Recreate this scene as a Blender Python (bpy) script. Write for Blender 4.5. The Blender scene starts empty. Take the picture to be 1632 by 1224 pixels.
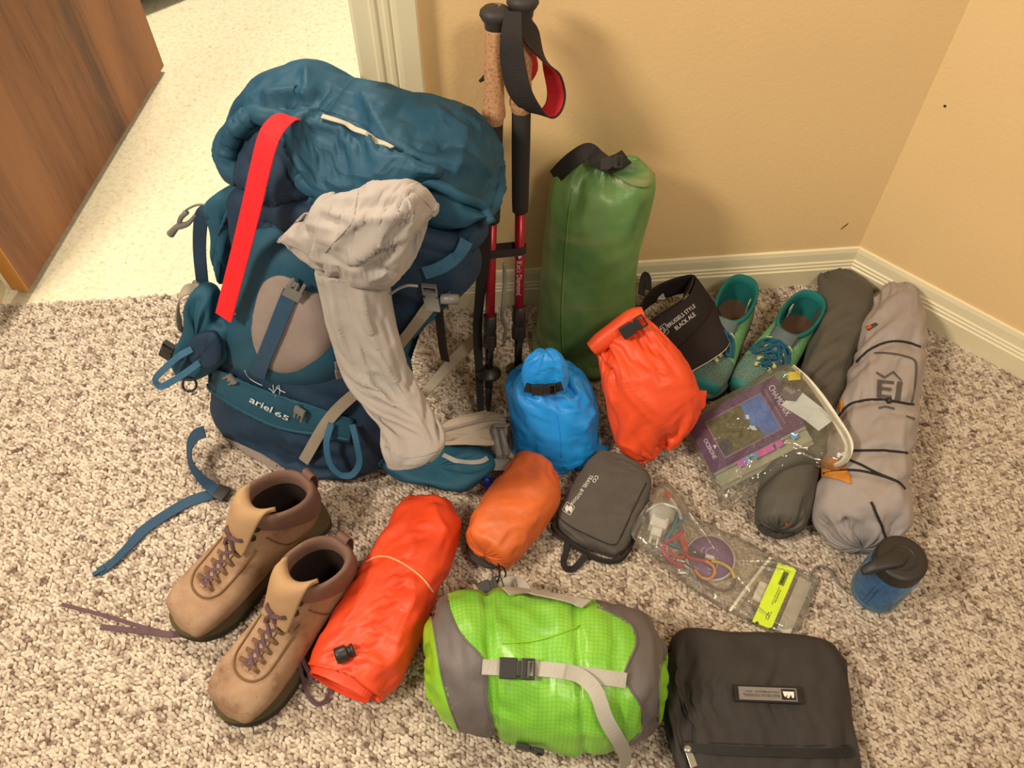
import bpy, bmesh, math, random
import numpy as np
from mathutils import Vector, Matrix
from mathutils.bvhtree import BVHTree

scene = bpy.context.scene
COL = scene.collection

# ------------------------------------------------------------------ camera
F_PX, CX, CY, CAM_H = 1474.0, 816.0, 612.0, 1.45
TH = math.atan2(1620 - CY, F_PX)              # angle of the view axis from straight down
CAM = np.array([0.0, 0.0, CAM_H])
FW = np.array([0, math.sin(TH), -math.cos(TH)])
UPV = np.array([0, math.cos(TH), math.sin(TH)])
RT = np.array([1.0, 0, 0])
cd = bpy.data.cameras.new('camera')
cam = bpy.data.objects.new('camera', cd)
COL.objects.link(cam)
cam.location = (0, 0, CAM_H)
cam.rotation_euler = (TH, 0, 0)
cd.sensor_width = 36.0
cd.lens = 36.0 * F_PX / 1632.0
cd.clip_start = 0.02
scene.camera = cam

# ------------------------------------------------------------------ world, lights, exposure
w = bpy.data.worlds.new('world')
scene.world = w
w.use_nodes = True
w.node_tree.nodes['Background'].inputs[0].default_value = (1.0, 0.86, 0.68, 1)
w.node_tree.nodes['Background'].inputs[1].default_value = 0.33
vs = scene.view_settings
vs.view_transform = 'Standard'
vs.look = 'None'
vs.gamma = 1.0
vs.exposure = 0.0
vs.use_curve_mapping = False


def area_light(name, loc, size, power, color, target=None):
    l = bpy.data.lights.new(name, 'AREA')
    l.shape = 'DISK'
    l.size = size
    l.energy = power
    l.color = color
    o = bpy.data.objects.new(name, l)
    COL.objects.link(o)
    o.location = loc
    if target is not None:
        o.rotation_euler = (Vector(target) - Vector(loc)).to_track_quat('-Z', 'Y').to_euler()
    return o


WARM = (1.0, 0.85, 0.64)
area_light('ceiling_lamp', (-1.60, 0.0, 2.35), 0.50, 60, WARM, (-0.2, 0.8, 0.1))
area_light('ceiling_lamp', (0.85, -0.25, 2.4), 0.45, 20, WARM, (0.2, 0.8, 0.1))
area_light('hall_lamp', (-0.75, 2.35, 2.35), 0.35, 62, (1.0, 0.88, 0.68), (-0.75, 2.0, 0))

# ------------------------------------------------------------------ pixel helpers (frame 1632 x 1224)


def ray(px, py):
    return FW + (px - CX) / F_PX * RT - (py - CY) / F_PX * UPV


def P(px, py, z=0.0):
    d = ray(px, py)
    return CAM + d * ((z - CAM_H) / d[2])


def PY(px, py, Y):
    d = ray(px, py)
    return CAM + d * (Y / d[1])


def PP(px, py, pt, n):
    d = ray(px, py)
    return CAM + d * (((np.asarray(pt) - CAM) @ n) / (d @ n))


def nrm(v):
    v = np.asarray(v, float)
    return v / (np.linalg.norm(v) + 1e-12)


# ------------------------------------------------------------------ materials
TINT = np.array([1.0, 0.92, 0.80])


def lin(c):
    c = np.array(c, float) / 255.0
    return np.where(c <= 0.04045, c / 12.92, ((c + 0.055) / 1.055) ** 2.4)


def alb(c, k=1.0):
    """surface colour of a thing that looks like c under the warm lamps"""
    return tuple(np.clip(lin(c) / TINT * k, 0.002, 0.9))


class NT:
    def __init__(s, name):
        s.m = bpy.data.materials.new(name)
        s.m.use_nodes = True
        s.t = s.m.node_tree
        s.b = s.t.nodes['Principled BSDF']
        s.out = s.t.nodes['Material Output']

    def n(s, typ, **kw):
        nd = s.t.nodes.new(typ)
        for k, v in kw.items():
            if k.startswith('i_'):
                nd.inputs[k[2:].replace('_', ' ')].default_value = v
            else:
                setattr(nd, k, v)
        return nd

    def l(s, a, b):
        s.t.links.new(a, b)

    def noise(s, vec, scale, detail=2.0, rough=0.5, dist=0.0):
        nd = s.n('ShaderNodeTexNoise')
        nd.inputs['Scale'].default_value = scale
        nd.inputs['Detail'].default_value = detail
        nd.inputs['Roughness'].default_value = rough
        nd.inputs['Distortion'].default_value = dist
        if vec is not None:
            s.l(vec, nd.inputs['Vector'])
        return nd

    def ramp(s, fac, stops):
        nd = s.n('ShaderNodeValToRGB')
        cr = nd.color_ramp
        while len(cr.elements) < len(stops):
            cr.elements.new(0.5)
        for e, (p, c) in zip(cr.elements, stops):
            e.position = p
            e.color = tuple(c) + (1,) if len(c) == 3 else c
        s.l(fac, nd.inputs['Fac'])
        return nd

    def bump(s, h, strength, dist=0.002, prev=None):
        nd = s.n('ShaderNodeBump')
        nd.inputs['Strength'].default_value = strength
        nd.inputs['Distance'].default_value = dist
        s.l(h, nd.inputs['Height'])
        if prev is not None:
            s.l(prev, nd.inputs['Normal'])
        s.l(nd.outputs[0], s.b.inputs['Normal'])
        return nd.outputs[0]


MATS = {}


def fabric(name, c, rough=0.6, var=0.12, bump=0.25, scale=18, weave=900, sheen=0.0, spec=0.35, k=1.0, trans=0.0, crease=0.0, cscale=9.0):
    if name in MATS:
        return MATS[name]
    m = NT(name)
    a = np.array(alb(c, k))
    tc = m.n('ShaderNodeNewGeometry')
    nz = m.noise(tc.outputs['Position'], scale, 4, 0.55)
    rp = m.ramp(nz.outputs['Fac'], [(0.3, a * (1 - var)), (0.7, np.minimum(a * (1 + var), 0.95))])
    m.l(rp.outputs[0], m.b.inputs['Base Color'])
    m.b.inputs['Roughness'].default_value = rough
    m.b.inputs['Specular IOR Level'].default_value = spec
    if sheen:
        m.b.inputs['Sheen Weight'].default_value = sheen
    p = None
    n2 = m.noise(tc.outputs['Position'], scale * 4, 5, 0.6, 0.6)
    p = m.bump(n2.outputs['Fac'], bump, 0.004)
    if crease:
        n5 = m.noise(tc.outputs['Position'], cscale, 3, 0.55, 0.9)
        try:
            n5.noise_type = 'RIDGED_MULTIFRACTAL'
            n5.inputs['Offset'].default_value = 0.9
            n5.inputs['Gain'].default_value = 1.4
        except Exception:
            pass
        p = m.bump(n5.outputs['Fac'], crease, 0.012, p)
    if weave:
        n3 = m.noise(tc.outputs['Position'], weave, 1, 0.5)
        m.bump(n3.outputs['Fac'], bump * 0.8, 0.0006, p)
    if trans:
        m.b.inputs['Subsurface Weight'].default_value = trans
        m.b.inputs['Subsurface Radius'].default_value = (0.02, 0.02, 0.02)
        m.b.inputs['Subsurface Scale'].default_value = 0.5
    MATS[name] = m.m
    return m.m


def plain(name, c, rough=0.5, metal=0.0, spec=0.5, k=1.0, var=0.06, scale=60):
    if name in MATS:
        return MATS[name]
    m = NT(name)
    a = np.array(alb(c, k))
    tc = m.n('ShaderNodeNewGeometry')
    nz = m.noise(tc.outputs['Position'], scale, 3)
    rp = m.ramp(nz.outputs['Fac'], [(0.3, a * (1 - var)), (0.7, np.minimum(a * (1 + var), 0.95))])
    m.l(rp.outputs[0], m.b.inputs['Base Color'])
    m.b.inputs['Roughness'].default_value = rough
    m.b.inputs['Metallic'].default_value = metal
    m.b.inputs['Specular IOR Level'].default_value = spec
    MATS[name] = m.m
    return m.m


def film(name, tint=(1, 1, 1), haze=0.12, hazec=(200, 195, 185), rough=0.08, gloss=0.14, bscale=40):
    """thin clear plastic sheet"""
    m = NT(name)
    t = m.t
    t.nodes.remove(m.b)
    tr = m.n('ShaderNodeBsdfTransparent')
    tr.inputs[0].default_value = tuple(tint) + (1,)
    gl = m.n('ShaderNodeBsdfGlossy')
    gl.inputs['Roughness'].default_value = rough
    df = m.n('ShaderNodeBsdfDiffuse')
    df.inputs[0].default_value = tuple(alb(hazec)) + (1,)
    g = m.n('ShaderNodeNewGeometry')
    nz = m.noise(g.outputs['Position'], bscale, 3, 0.5, 0.8)
    bp = m.n('ShaderNodeBump')
    bp.inputs['Strength'].default_value = 0.5
    bp.inputs['Distance'].default_value = 0.006
    m.l(nz.outputs['Fac'], bp.inputs['Height'])
    m.l(bp.outputs[0], gl.inputs['Normal'])
    fr = m.n('ShaderNodeFresnel')
    fr.inputs[0].default_value = 1.5
    m.l(bp.outputs[0], fr.inputs['Normal'])
    ad = m.n('ShaderNodeMath', operation='ADD')
    ad.inputs[1].default_value = gloss - 0.04
    hf = m.n('ShaderNodeMath', operation='MULTIPLY')
    hf.inputs[1].default_value = 0.6
    m.l(fr.outputs[0], hf.inputs[0])
    ad.use_clamp = True
    m.l(hf.outputs[0], ad.inputs[0])
    m1 = m.n('ShaderNodeMixShader')
    m1.inputs[0].default_value = haze
    m.l(tr.outputs[0], m1.inputs[1])
    m.l(df.outputs[0], m1.inputs[2])
    m2 = m.n('ShaderNodeMixShader')
    m.l(ad.outputs[0], m2.inputs[0])
    m.l(m1.outputs[0], m2.inputs[1])
    m.l(gl.outputs[0], m2.inputs[2])
    m.l(m2.outputs[0], m.out.inputs[0])
    return m.m


# ------------------------------------------------------------------ object helpers
BASE = {}


def tag(o, label=None, cat=None, group=None, kind=None):
    if label:
        o['label'] = label
    if cat:
        o['category'] = cat
    if group:
        o['group'] = group
    if kind:
        o['kind'] = kind
    return o


def thing(name, loc, label, cat, group=None):
    o = bpy.data.objects.new(name, None)
    COL.objects.link(o)
    o.empty_display_size = 0.05
    o.location = tuple(loc)
    BASE[o] = np.array(loc, float)
    return tag(o, label, cat, group)


def mesh_obj(name, V, Fc, mat, parent=None, smooth=True, uv=None, mats=None, midx=None):
    V = np.asarray(V, float)
    if parent is not None:
        base = BASE[parent]
    else:
        base = np.array([(V[:, 0].min() + V[:, 0].max()) / 2, (V[:, 1].min() + V[:, 1].max()) / 2, V[:, 2].min()])
    me = bpy.data.meshes.new(name)
    me.from_pydata((V - base).tolist(), [], [tuple(int(i) for i in f) for f in Fc])
    me.update()
    if smooth:
        me.polygons.foreach_set('use_smooth', [True] * len(me.polygons))
    if mats:
        for m_ in mats:
            me.materials.append(m_)
        me.polygons.foreach_set('material_index', midx)
    else:
        me.materials.append(mat)
    if uv is not None:
        ul = me.uv_layers.new(name='uv')
        li = np.zeros(len(me.loops), dtype=np.int32)
        me.loops.foreach_get('vertex_index', li)
        ul.data.foreach_set('uv', np.asarray(uv)[li].ravel())
    o = bpy.data.objects.new(name, me)
    COL.objects.link(o)
    if parent is None:
        o.location = tuple(base)
    else:
        o.parent = parent
    BASE[o] = base
    return o


def bevel(o, w_, seg=2, ang=35):
    b = o.modifiers.new('bevel', 'BEVEL')
    b.width = w_
    b.segments = seg
    b.limit_method = 'ANGLE'
    b.angle_limit = math.radians(ang)
    return o


def solidify(o, t, off=0.0):
    s = o.modifiers.new('solid', 'SOLIDIFY')
    s.thickness = t
    s.offset = off
    return o


def grid_faces(nv, nu, closed=True):
    F = []
    m = nu if closed else nu - 1
    for j in range(nv - 1):
        for i in range(m):
            i2 = (i + 1) % nu
            F.append((j * nu + i, j * nu + i2, (j + 1) * nu + i2, (j + 1) * nu + i))
    return F


def grid_obj(name, G, mat, parent=None, closed=True, cap0=True, cap1=True, uvs=None, mats=None, mfun=None, flip=False):
    nv, nu = G.shape[:2]
    V = G.reshape(-1, 3)
    F = grid_faces(nv, nu, closed)
    du = np.linalg.norm(np.roll(G, -1, 1) - G, axis=2)
    dv = np.linalg.norm(np.diff(G, axis=0), axis=2)
    U = np.concatenate([np.zeros((nv, 1)), np.cumsum(du, 1)[:, :-1]], 1)
    W = np.concatenate([np.zeros((1, nu)), np.cumsum(dv, 0)], 0)
    W = np.repeat(W.mean(1, keepdims=True), nu, 1)
    U = U - U.mean(1, keepdims=True)
    uv = np.stack([U, W], 2).reshape(-1, 2)
    midx = None
    if mfun is not None:
        midx = []
        m = nu if closed else nu - 1
        for j in range(nv - 1):
            for i in range(m):
                midx.append(mfun(j / (nv - 1), i / nu, j, i))
    if closed and cap0:
        V = np.vstack([V, G[0].mean(0)])
        uv = np.vstack([uv, uv[0]])
        c = len(V) - 1
        for i in range(nu):
            F.append((c, (i + 1) % nu, i))
            if midx is not None:
                midx.append(mfun(0, i / nu, 0, i))
    if closed and cap1:
        V = np.vstack([V, G[-1].mean(0)])
        uv = np.vstack([uv, uv[(nv - 1) * nu]])
        c = len(V) - 1
        b = (nv - 1) * nu
        for i in range(nu):
            F.append((c, b + i, b + (i + 1) % nu))
            if midx is not None:
                midx.append(mfun(1, i / nu, nv - 2, i))
    if flip:
        F = [tuple(reversed(f)) for f in F]
    o = mesh_obj(name, V, F, mat, parent, True, uv, mats, midx)
    bm = bmesh.new()
    bm.from_mesh(o.data)
    bmesh.ops.recalc_face_normals(bm, faces=bm.faces)
    bm.to_mesh(o.data)
    bm.free()
    return o


# gradient noise on numpy arrays ------------------------------------------------
def _h(ix, iy, iz, s):
    n = (ix * 374761393 + iy * 668265263 + iz * 2147483647 + s * 974634721) & 0xFFFFFFFF
    n = ((n ^ (n >> 13)) * 1274126177) & 0xFFFFFFFF
    n = n ^ (n >> 16)
    return (n & 0xFFFF) / 32767.5 - 1.0


def vnoise(p, seed=0):
    p = np.asarray(p, float)
    i = np.floor(p).astype(np.int64)
    f = p - i
    f = f * f * f * (f * (f * 6 - 15) + 10)
    x, y, z = i[..., 0], i[..., 1], i[..., 2]
    fx, fy, fz = f[..., 0], f[..., 1], f[..., 2]

    def lp(a, b, t):
        return a + (b - a) * t
    c00 = lp(_h(x, y, z, seed), _h(x + 1, y, z, seed), fx)
    c10 = lp(_h(x, y + 1, z, seed), _h(x + 1, y + 1, z, seed), fx)
    c01 = lp(_h(x, y, z + 1, seed), _h(x + 1, y, z + 1, seed), fx)
    c11 = lp(_h(x, y + 1, z + 1, seed), _h(x + 1, y + 1, z + 1, seed), fx)
    return lp(lp(c00, c10, fy), lp(c01, c11, fy), fz)


def fbm(p, seed=0, o=3):
    r, a = 0, 1.0
    for k in range(o):
        r = r + a * vnoise(p * 2 ** k, seed + k * 17)
        a *= 0.5
    return r


def grid_normals(G, closed=True):
    if closed:
        du = np.roll(G, -1, 1) - np.roll(G, 1, 1)
    else:
        du = np.gradient(G, axis=1)
    dv = np.gradient(G, axis=0)
    n = np.cross(du, dv)
    n /= (np.linalg.norm(n, axis=2, keepdims=True) + 1e-9)
    c = G.reshape(-1, 3).mean(0)
    if np.sum((G - c) * n) < 0:
        n = -n
    return n


def _solve(T, L0s, cons, X, goal, it, closed, zmin, bend_l0, freeze=None, rate=0.22):
    nv, nu = T.shape[:2]

    def diff(A, a, b):
        if closed:
            B = np.roll(A, -b, 1)
            return (B[a:] - A[:nv - a]) if a else (B - A)
        lo, hi = max(0, -b), nu - max(0, b)
        return A[a:, lo + b:hi + b] - A[:nv - a, lo:hi]
    for k in range(it):
        acc = np.zeros_like(X)
        for (a, b, wt, push), l0 in zip(cons, L0s):
            D = diff(X, a, b)
            L = np.linalg.norm(D, axis=2) + 1e-9
            s = (L - l0) / L
            if push:
                s = np.minimum(s, 0)
            c = D * (np.clip(s, -0.5, 0.5) * wt)[..., None]
            if closed:
                acc[:nv - a] += c
                acc[a:] -= np.roll(c, b, 1)
            else:
                lo, hi = max(0, -b), nu - max(0, b)
                acc[:nv - a, lo:hi] += c
                acc[a:, lo + b:hi + b] -= c
        X = X + acc * rate
        X = X + (T - X) * (goal if np.ndim(goal) == 0 else goal[..., None])
        if zmin is not None:
            X[..., 2] = np.maximum(X[..., 2], zmin)
    return X


def _resample(A, nv, nu, closed):
    """linear resample of a grid"""
    v0, u0 = A.shape[:2]
    y = np.linspace(0, v0 - 1, nv)
    i = np.clip(np.floor(y).astype(int), 0, v0 - 2)
    f = (y - i)[:, None, None]
    B = A[i] * (1 - f) + A[i + 1] * f
    if closed:
        x = np.arange(nu) * u0 / nu
        j = np.floor(x).astype(int)
        g = (x - j)[None, :, None]
        return B[:, j % u0] * (1 - g) + B[:, (j + 1) % u0] * g
    x = np.linspace(0, u0 - 1, nu)
    j = np.clip(np.floor(x).astype(int), 0, u0 - 2)
    g = (x - j)[None, :, None]
    return B[:, j] * (1 - g) + B[:, j + 1] * g


def crumple(G, eu=1.03, ev=1.03, goal=0.015, it=60, amp=0.003, wl=0.03, seed=0, closed=True, zmin=0.004, gather=0.0, coarse=3, aniso=None, soft=1.0):
    """cloth with spare length held near the shape G: it buckles into folds.
    gather: 0..1, how much the cloth keeps its widest girth where the shape narrows"""
    T = G
    n = grid_normals(G, closed)
    q = T / wl
    if aniso is not None:
        d = nrm(aniso[0])
        q = q - (q @ d)[..., None] * d * (1 - 1 / aniso[1])
    rg = 0
    for k in range(3):
        rg = rg + (0.28 - np.abs(vnoise(q * 1.35 * 1.9 ** k, seed + 50 + k))) * 0.55 ** k
    disp = (0.45 * fbm(q, seed, 3) + 1.6 * rg) * amp
    levels = [coarse, 1] if coarse > 1 else [1]
    D = n * disp[..., None]
    for lv in levels:
        nv, nu = G.shape[0] // lv, G.shape[1] // lv
        if lv > 1:
            Tl = _resample(T, nv, nu, closed)
            Xl = Tl + _resample(D, nv, nu, closed)
        else:
            nv, nu = G.shape[:2]
            Tl, Xl = T, T + D

        def ln(a, b):
            if closed:
                B = np.roll(Tl, -b, 1)
                d_ = (B[a:] - Tl[:nv - a]) if a else (B - Tl)
            else:
                lo, hi = max(0, -b), nu - max(0, b)
                d_ = Tl[a:, lo + b:hi + b] - Tl[:nv - a, lo:hi]
            return np.linalg.norm(d_, axis=2)
        lu = ln(0, 1) if closed else ln(0, 1)
        if gather and closed:
            girth = lu.sum(1)
            ref = np.percentile(girth, 80)
            fac = np.clip(ref / np.maximum(girth, ref * 0.30), 1, 2.2)
            lu = lu * (1 + (fac - 1) * gather)[:, None]
        l_u = lu * eu
        l_v = ln(1, 0) * ev
        # diagonals from the two sides
        if closed:
            a_u = (l_u[1:] + l_u[:-1]) / 2
            a_v = (l_v + np.roll(l_v, -1, 1)) / 2
        else:
            a_u = (l_u[1:] + l_u[:-1]) / 2
            a_v = (l_v[:, 1:] + l_v[:, :-1]) / 2
        dg = np.sqrt(a_u ** 2 + a_v ** 2)
        cons = [(0, 1, 0.5, False), (1, 0, 0.5, False), (1, 1, 0.3, False), (1, -1, 0.3, False)]
        L0 = [l_u, l_v, dg, dg]
        bw = 0.35 * soft
        if closed:
            l2 = (l_u + np.roll(l_u, -1, 1)) * 0.90
            l3 = (l_v[1:] + l_v[:-1]) * 0.90
        else:
            l2 = (l_u[:, 1:] + l_u[:, :-1]) * 0.90
            l3 = (l_v[1:] + l_v[:-1]) * 0.90
        cons += [(0, 2, bw, True), (2, 0, bw, True)]
        L0 += [l2, l3]
        g_ = goal * (1.0 if lv == 1 else 0.5)
        Xl = _solve(Tl, L0, cons, Xl, g_, it if lv > 1 else int(it * 0.6), closed, zmin, None)
        D = Xl - Tl
        if lv > 1:
            D = _resample(D, *G.shape[:2], closed)
            # smooth the linear steps
            for _ in range(2):
                D[1:-1] = (D[:-2] + 2 * D[1:-1] + D[2:]) / 4
                if closed:
                    D = (np.roll(D, 1, 1) + 2 * D + np.roll(D, -1, 1)) / 4
                else:
                    D[:, 1:-1] = (D[:, :-2] + 2 * D[:, 1:-1] + D[:, 2:]) / 4
    return T + D


# lofts ---------------------------------------------------------------------------
def hermite(X, t, tt):
    X = np.asarray(X, float)
    m = np.zeros_like(X)
    K = len(t)
    for i in range(K):
        if i == 0:
            m[i] = (X[1] - X[0]) / (t[1] - t[0])
        elif i == K - 1:
            m[i] = (X[-1] - X[-2]) / (t[-1] - t[-2])
        else:
            m[i] = (X[i + 1] - X[i - 1]) / (t[i + 1] - t[i - 1])
    out = []
    for s in tt:
        i = int(np.clip(np.searchsorted(t, s, side='right') - 1, 0, K - 2))
        h = t[i + 1] - t[i]
        f = (s - t[i]) / h
        out.append((2 * f**3 - 3 * f**2 + 1) * X[i] + (f**3 - 2 * f**2 + f) * h * m[i] + (-2 * f**3 + 3 * f**2) * X[i + 1] + (f**3 - f**2) * h * m[i + 1])
    return np.array(out)


def curve(pts, n=40, closed=False):
    pts = np.asarray(pts, float)
    if closed:
        pts = np.vstack([pts[-2:], pts, pts[:3]])
    d = np.linalg.norm(np.diff(pts, axis=0), axis=1)
    t = np.concatenate([[0], np.cumsum(np.maximum(d, 1e-6))])
    if closed:
        tt = np.linspace(t[2], t[-3], n + 1)[:-1]
    else:
        tt = np.linspace(0, t[-1], n)
    return hermite(pts, t, tt)


def ring_pts(L, R, n, up, dn, e, nu):
    ph = np.linspace(0, 2 * math.pi, nu, endpoint=False)
    c, s = np.cos(ph), np.sin(ph)
    cx = np.sign(c) * np.abs(c) ** (2 / e)
    sy = np.sign(s) * np.abs(s) ** (2 / e)
    C = (L + R) / 2
    A = (R - L) / 2
    hh = np.where(sy > 0, up, dn) * sy
    return C + cx[:, None] * A + hh[:, None] * n


def loft(st, nv=60, nu=72, cap0=0.0, cap1=0.0, kc=6, pc=0.6):
    """st: list of (L, R, n, up, dn, e). cap0/cap1: how far the ends bulge (m)"""
    X = np.array([np.concatenate([s[0], s[1], s[2], [s[3], s[4], s[5]]]) for s in st])
    cen = (X[:, 0:3] + X[:, 3:6]) / 2
    d = np.linalg.norm(np.diff(cen, axis=0), axis=1)
    t = np.concatenate([[0], np.cumsum(np.maximum(d, 1e-4))])
    Y = hermite(X, t, np.linspace(0, t[-1], nv))
    rows = []
    for y in Y:
        rows.append(ring_pts(y[0:3], y[3:6], nrm(y[6:9]), max(y[9], 1e-4), max(y[10], 1e-4), max(1.2, y[11]), nu))
    G = np.array(rows)

    def cap(r0, r1, h):
        c0 = r0.mean(0)
        ax = nrm(c0 - r1.mean(0))
        out = []
        for k in range(1, kc + 1):
            a = k / kc * math.pi / 2
            out.append(c0 + (r0 - c0) * max(math.cos(a), 0.03) ** pc + ax * h * math.sin(a))
        return np.array(out)
    a = [G]
    if cap0 is not None:
        a.insert(0, cap(G[0], G[3], cap0)[::-1])
    if cap1 is not None:
        a.append(cap(G[-1], G[-4], cap1))
    return np.concatenate(a, 0)


ZUP = np.array([0, 0, 1.0])


def floor_st(L, R, h, e=2.3, z0=0.004, sil=0.5):
    """station of a thing lying on the floor, silhouette pixels L, R, height h"""
    zc = z0 + h * sil
    return (P(*L, zc), P(*R, zc), ZUP, h * (1 - sil), h * sil, e)


def pillow(out_px, place, n, tf, tb, nu=96, nv=40, p=0.5, hp=1.0, edge_n=2):
    """closed cushion from an outline; place(px,py)->point on its mid surface; n outward, tf/tb thickness"""
    O = curve(np.array(out_px, float), nu, closed=True)
    W = np.array([place(*q) for q in O])
    c = W.mean(0)
    rows = []
    for k in range(nv + 1):
        a = k / nv * math.pi
        f = max(math.sin(a), 0.02) ** p
        h = math.cos(a)
        h = math.copysign(abs(h) ** hp, h)
        rows.append(c + (W - c) * f + np.asarray(n) * (h * (tf if h > 0 else tb)))
    return np.array(rows)


def frames(pts):
    pts = np.asarray(pts, float)
    t = np.gradient(pts, axis=0)
    t /= (np.linalg.norm(t, axis=1, keepdims=True) + 1e-12)
    return t


def ribbon(name, pts, width, nor, mat, parent=None, th=0.0016, n=40, uv=True, twist=None, smooth=True):
    """strap along pts; nor: one normal or one per point"""
    pts = np.asarray(pts, float)
    nor = np.asarray(nor, float)
    if nor.ndim == 1:
        nor = np.repeat(nor[None], len(pts), 0)
    wd = np.asarray(width, float)
    wd = np.repeat(wd, len(pts)) if wd.ndim == 0 else wd
    if n and len(pts) >= 2:
        A = curve(np.hstack([pts, nor * 0.05, wd[:, None]]), n)
        pts, nor, wd = A[:, :3], A[:, 3:6], A[:, 6]
    t = frames(pts)
    rows = []
    for p, tt, nn, w_ in zip(pts, t, nor, wd):
        s = nrm(np.cross(tt, nn))
        m = nrm(np.cross(s, tt))
        rows.append([p - s * w_ / 2 - m * th / 2, p + s * w_ / 2 - m * th / 2, p + s * w_ / 2 + m * th / 2, p - s * w_ / 2 + m * th / 2])
    G = np.array(rows)
    o = grid_obj(name, G, mat, parent)
    for q in o.data.polygons:
        q.use_smooth = False
    return o


def tube_grid(pts, r, n=40, nu=10, smooth=True):
    pts = np.asarray(pts, float)
    r = np.asarray(r, float)
    r = np.repeat(r, len(pts)) if r.ndim == 0 else r
    if n:
        A = curve(np.hstack([pts, r[:, None]]), n)
        pts, r = A[:, :3], A[:, 3]
    t = frames(pts)
    ref = np.array([0, 0, 1.0]) if abs(t[0][2]) < 0.9 else np.array([1.0, 0, 0])
    s = nrm(np.cross(t[0], ref))
    rows = []
    ph = np.linspace(0, 2 * math.pi, nu, endpoint=False)
    for p, tt, rr in zip(pts, t, r):
        s = nrm(s - tt * (s @ tt))
        b = np.cross(tt, s)
        rows.append(p + rr * (np.cos(ph)[:, None] * s + np.sin(ph)[:, None] * b))
    return np.array(rows)


def tube(name, pts, r, mat, parent=None, n=40, nu=10):
    return grid_obj(name, tube_grid(pts, r, n, nu), mat, parent)


def lathe_grid(prof, base, axis=ZUP, nu=40):
    """prof: (radius, height) pairs along axis from base"""
    axis = nrm(axis)
    ref = np.array([1.0, 0, 0]) if abs(axis[0]) < 0.9 else np.array([0, 1.0, 0])
    s = nrm(np.cross(axis, ref))
    b = np.cross(axis, s)
    ph = np.linspace(0, 2 * math.pi, nu, endpoint=False)
    c = np.cos(ph)[:, None] * s + np.sin(ph)[:, None] * b
    return np.array([np.asarray(base) + axis * h + c * max(r, 1e-4) for r, h in prof])


def box_v(c, ax, ay, az):
    c, ax, ay, az = [np.asarray(q, float) for q in (c, ax, ay, az)]
    V = [c + sx * ax + sy * ay + sz * az for sz in (-1, 1) for sx, sy in ((-1, -1), (1, -1), (1, 1), (-1, 1))]
    F = [(3, 2, 1, 0), (4, 5, 6, 7), (0, 1, 5, 4), (1, 2, 6, 5), (2, 3, 7, 6), (3, 0, 4, 7)]
    return V, F


def box(name, c, ax, ay, az, mat, parent=None, bev=0.0):
    V, F = box_v(c, ax, ay, az)
    if np.dot(np.cross(ax, ay), az) < 0:
        F = [tuple(reversed(f)) for f in F]
    o = mesh_obj(name, V, F, mat, parent, False)
    if bev:
        bevel(o, bev, 2)
    return o


def multi_box(name, boxes, mat, parent=None, bev=0.0):
    V, F = [], []
    for b in boxes:
        v, f = box_v(*b)
        if np.dot(np.cross(b[1], b[2]), b[3]) < 0:
            f = [tuple(reversed(q)) for q in f]
        k = len(V)
        V += v
        F += [tuple(i + k for i in q) for q in f]
    o = mesh_obj(name, V, F, mat, parent, False)
    if bev:
        bevel(o, bev, 2)
    return o


class Surf:
    """ray casting on built meshes"""

    def __init__(s, *objs):
        V, F = [], []
        for o in objs:
            k = len(V)
            b = BASE[o]
            V += [Vector(np.array(v.co) + b) for v in o.data.vertices]
            F += [tuple(i + k for i in p.vertices) for p in o.data.polygons]
        s.t = BVHTree.FromPolygons(V, F)

    def cast(s, o, d):
        h = s.t.ray_cast(Vector(o), Vector(nrm(d)))
        if h[0] is None:
            h = s.t.find_nearest(Vector(np.asarray(o) + nrm(d) * 1.6))
            n = np.array(h[1])
        else:
            n = np.array(h[1])
        if n @ np.asarray(d) > 0:
            n = -n
        return np.array(h[0]), n

    def px(s, x, y, off=0.0):
        d = ray(x, y)
        h = s.t.ray_cast(Vector(CAM), Vector(nrm(d)))
        if h[0] is None:
            # closest point on the surface to the sight line
            best = None
            for k in np.linspace(1.0, 1.9, 46):
                q = s.t.find_nearest(Vector(CAM + nrm(d) * k))
                if best is None or q[3] < best[3]:
                    best = q
            h = best
        n = np.array(h[1])
        if n @ d > 0:
            n = -n
        return np.array(h[0]) + n * off, n

    def path(s, pts, off=0.002):
        a = [s.px(x, y, off) for x, y in pts]
        return np.array([q[0] for q in a]), np.array([q[1] for q in a])


def dense(pts, k=6):
    return curve(np.array(pts, float), k * len(pts))


def strap_on(name, surf, pts, width, mat, parent, off=0.004, th=0.0016, n=None, smooth_n=4):
    D = dense(pts, 5)
    p, nn = surf.path(D, off)
    for _ in range(smooth_n):
        p[1:-1] = (p[:-2] + 2 * p[1:-1] + p[2:]) / 4
        nn[1:-1] = (nn[:-2] + 2 * nn[1:-1] + nn[2:]) / 4
    return ribbon(name, p, width, nn, mat, parent, th, n=0)


def tube_on(name, surf, pts, r, mat, parent, off=None, k=5, nu=8, closed=False):
    D = curve(np.array(pts, float), k * len(pts), closed=closed)
    if closed:
        D = np.vstack([D, D[:1]])
    p, nn = surf.path(D, r * 0.6 if off is None else off)
    p[1:-1] = (p[:-2] + 2 * p[1:-1] + p[2:]) / 4
    return tube(name, p, r, mat, parent, n=0, nu=nu)


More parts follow.
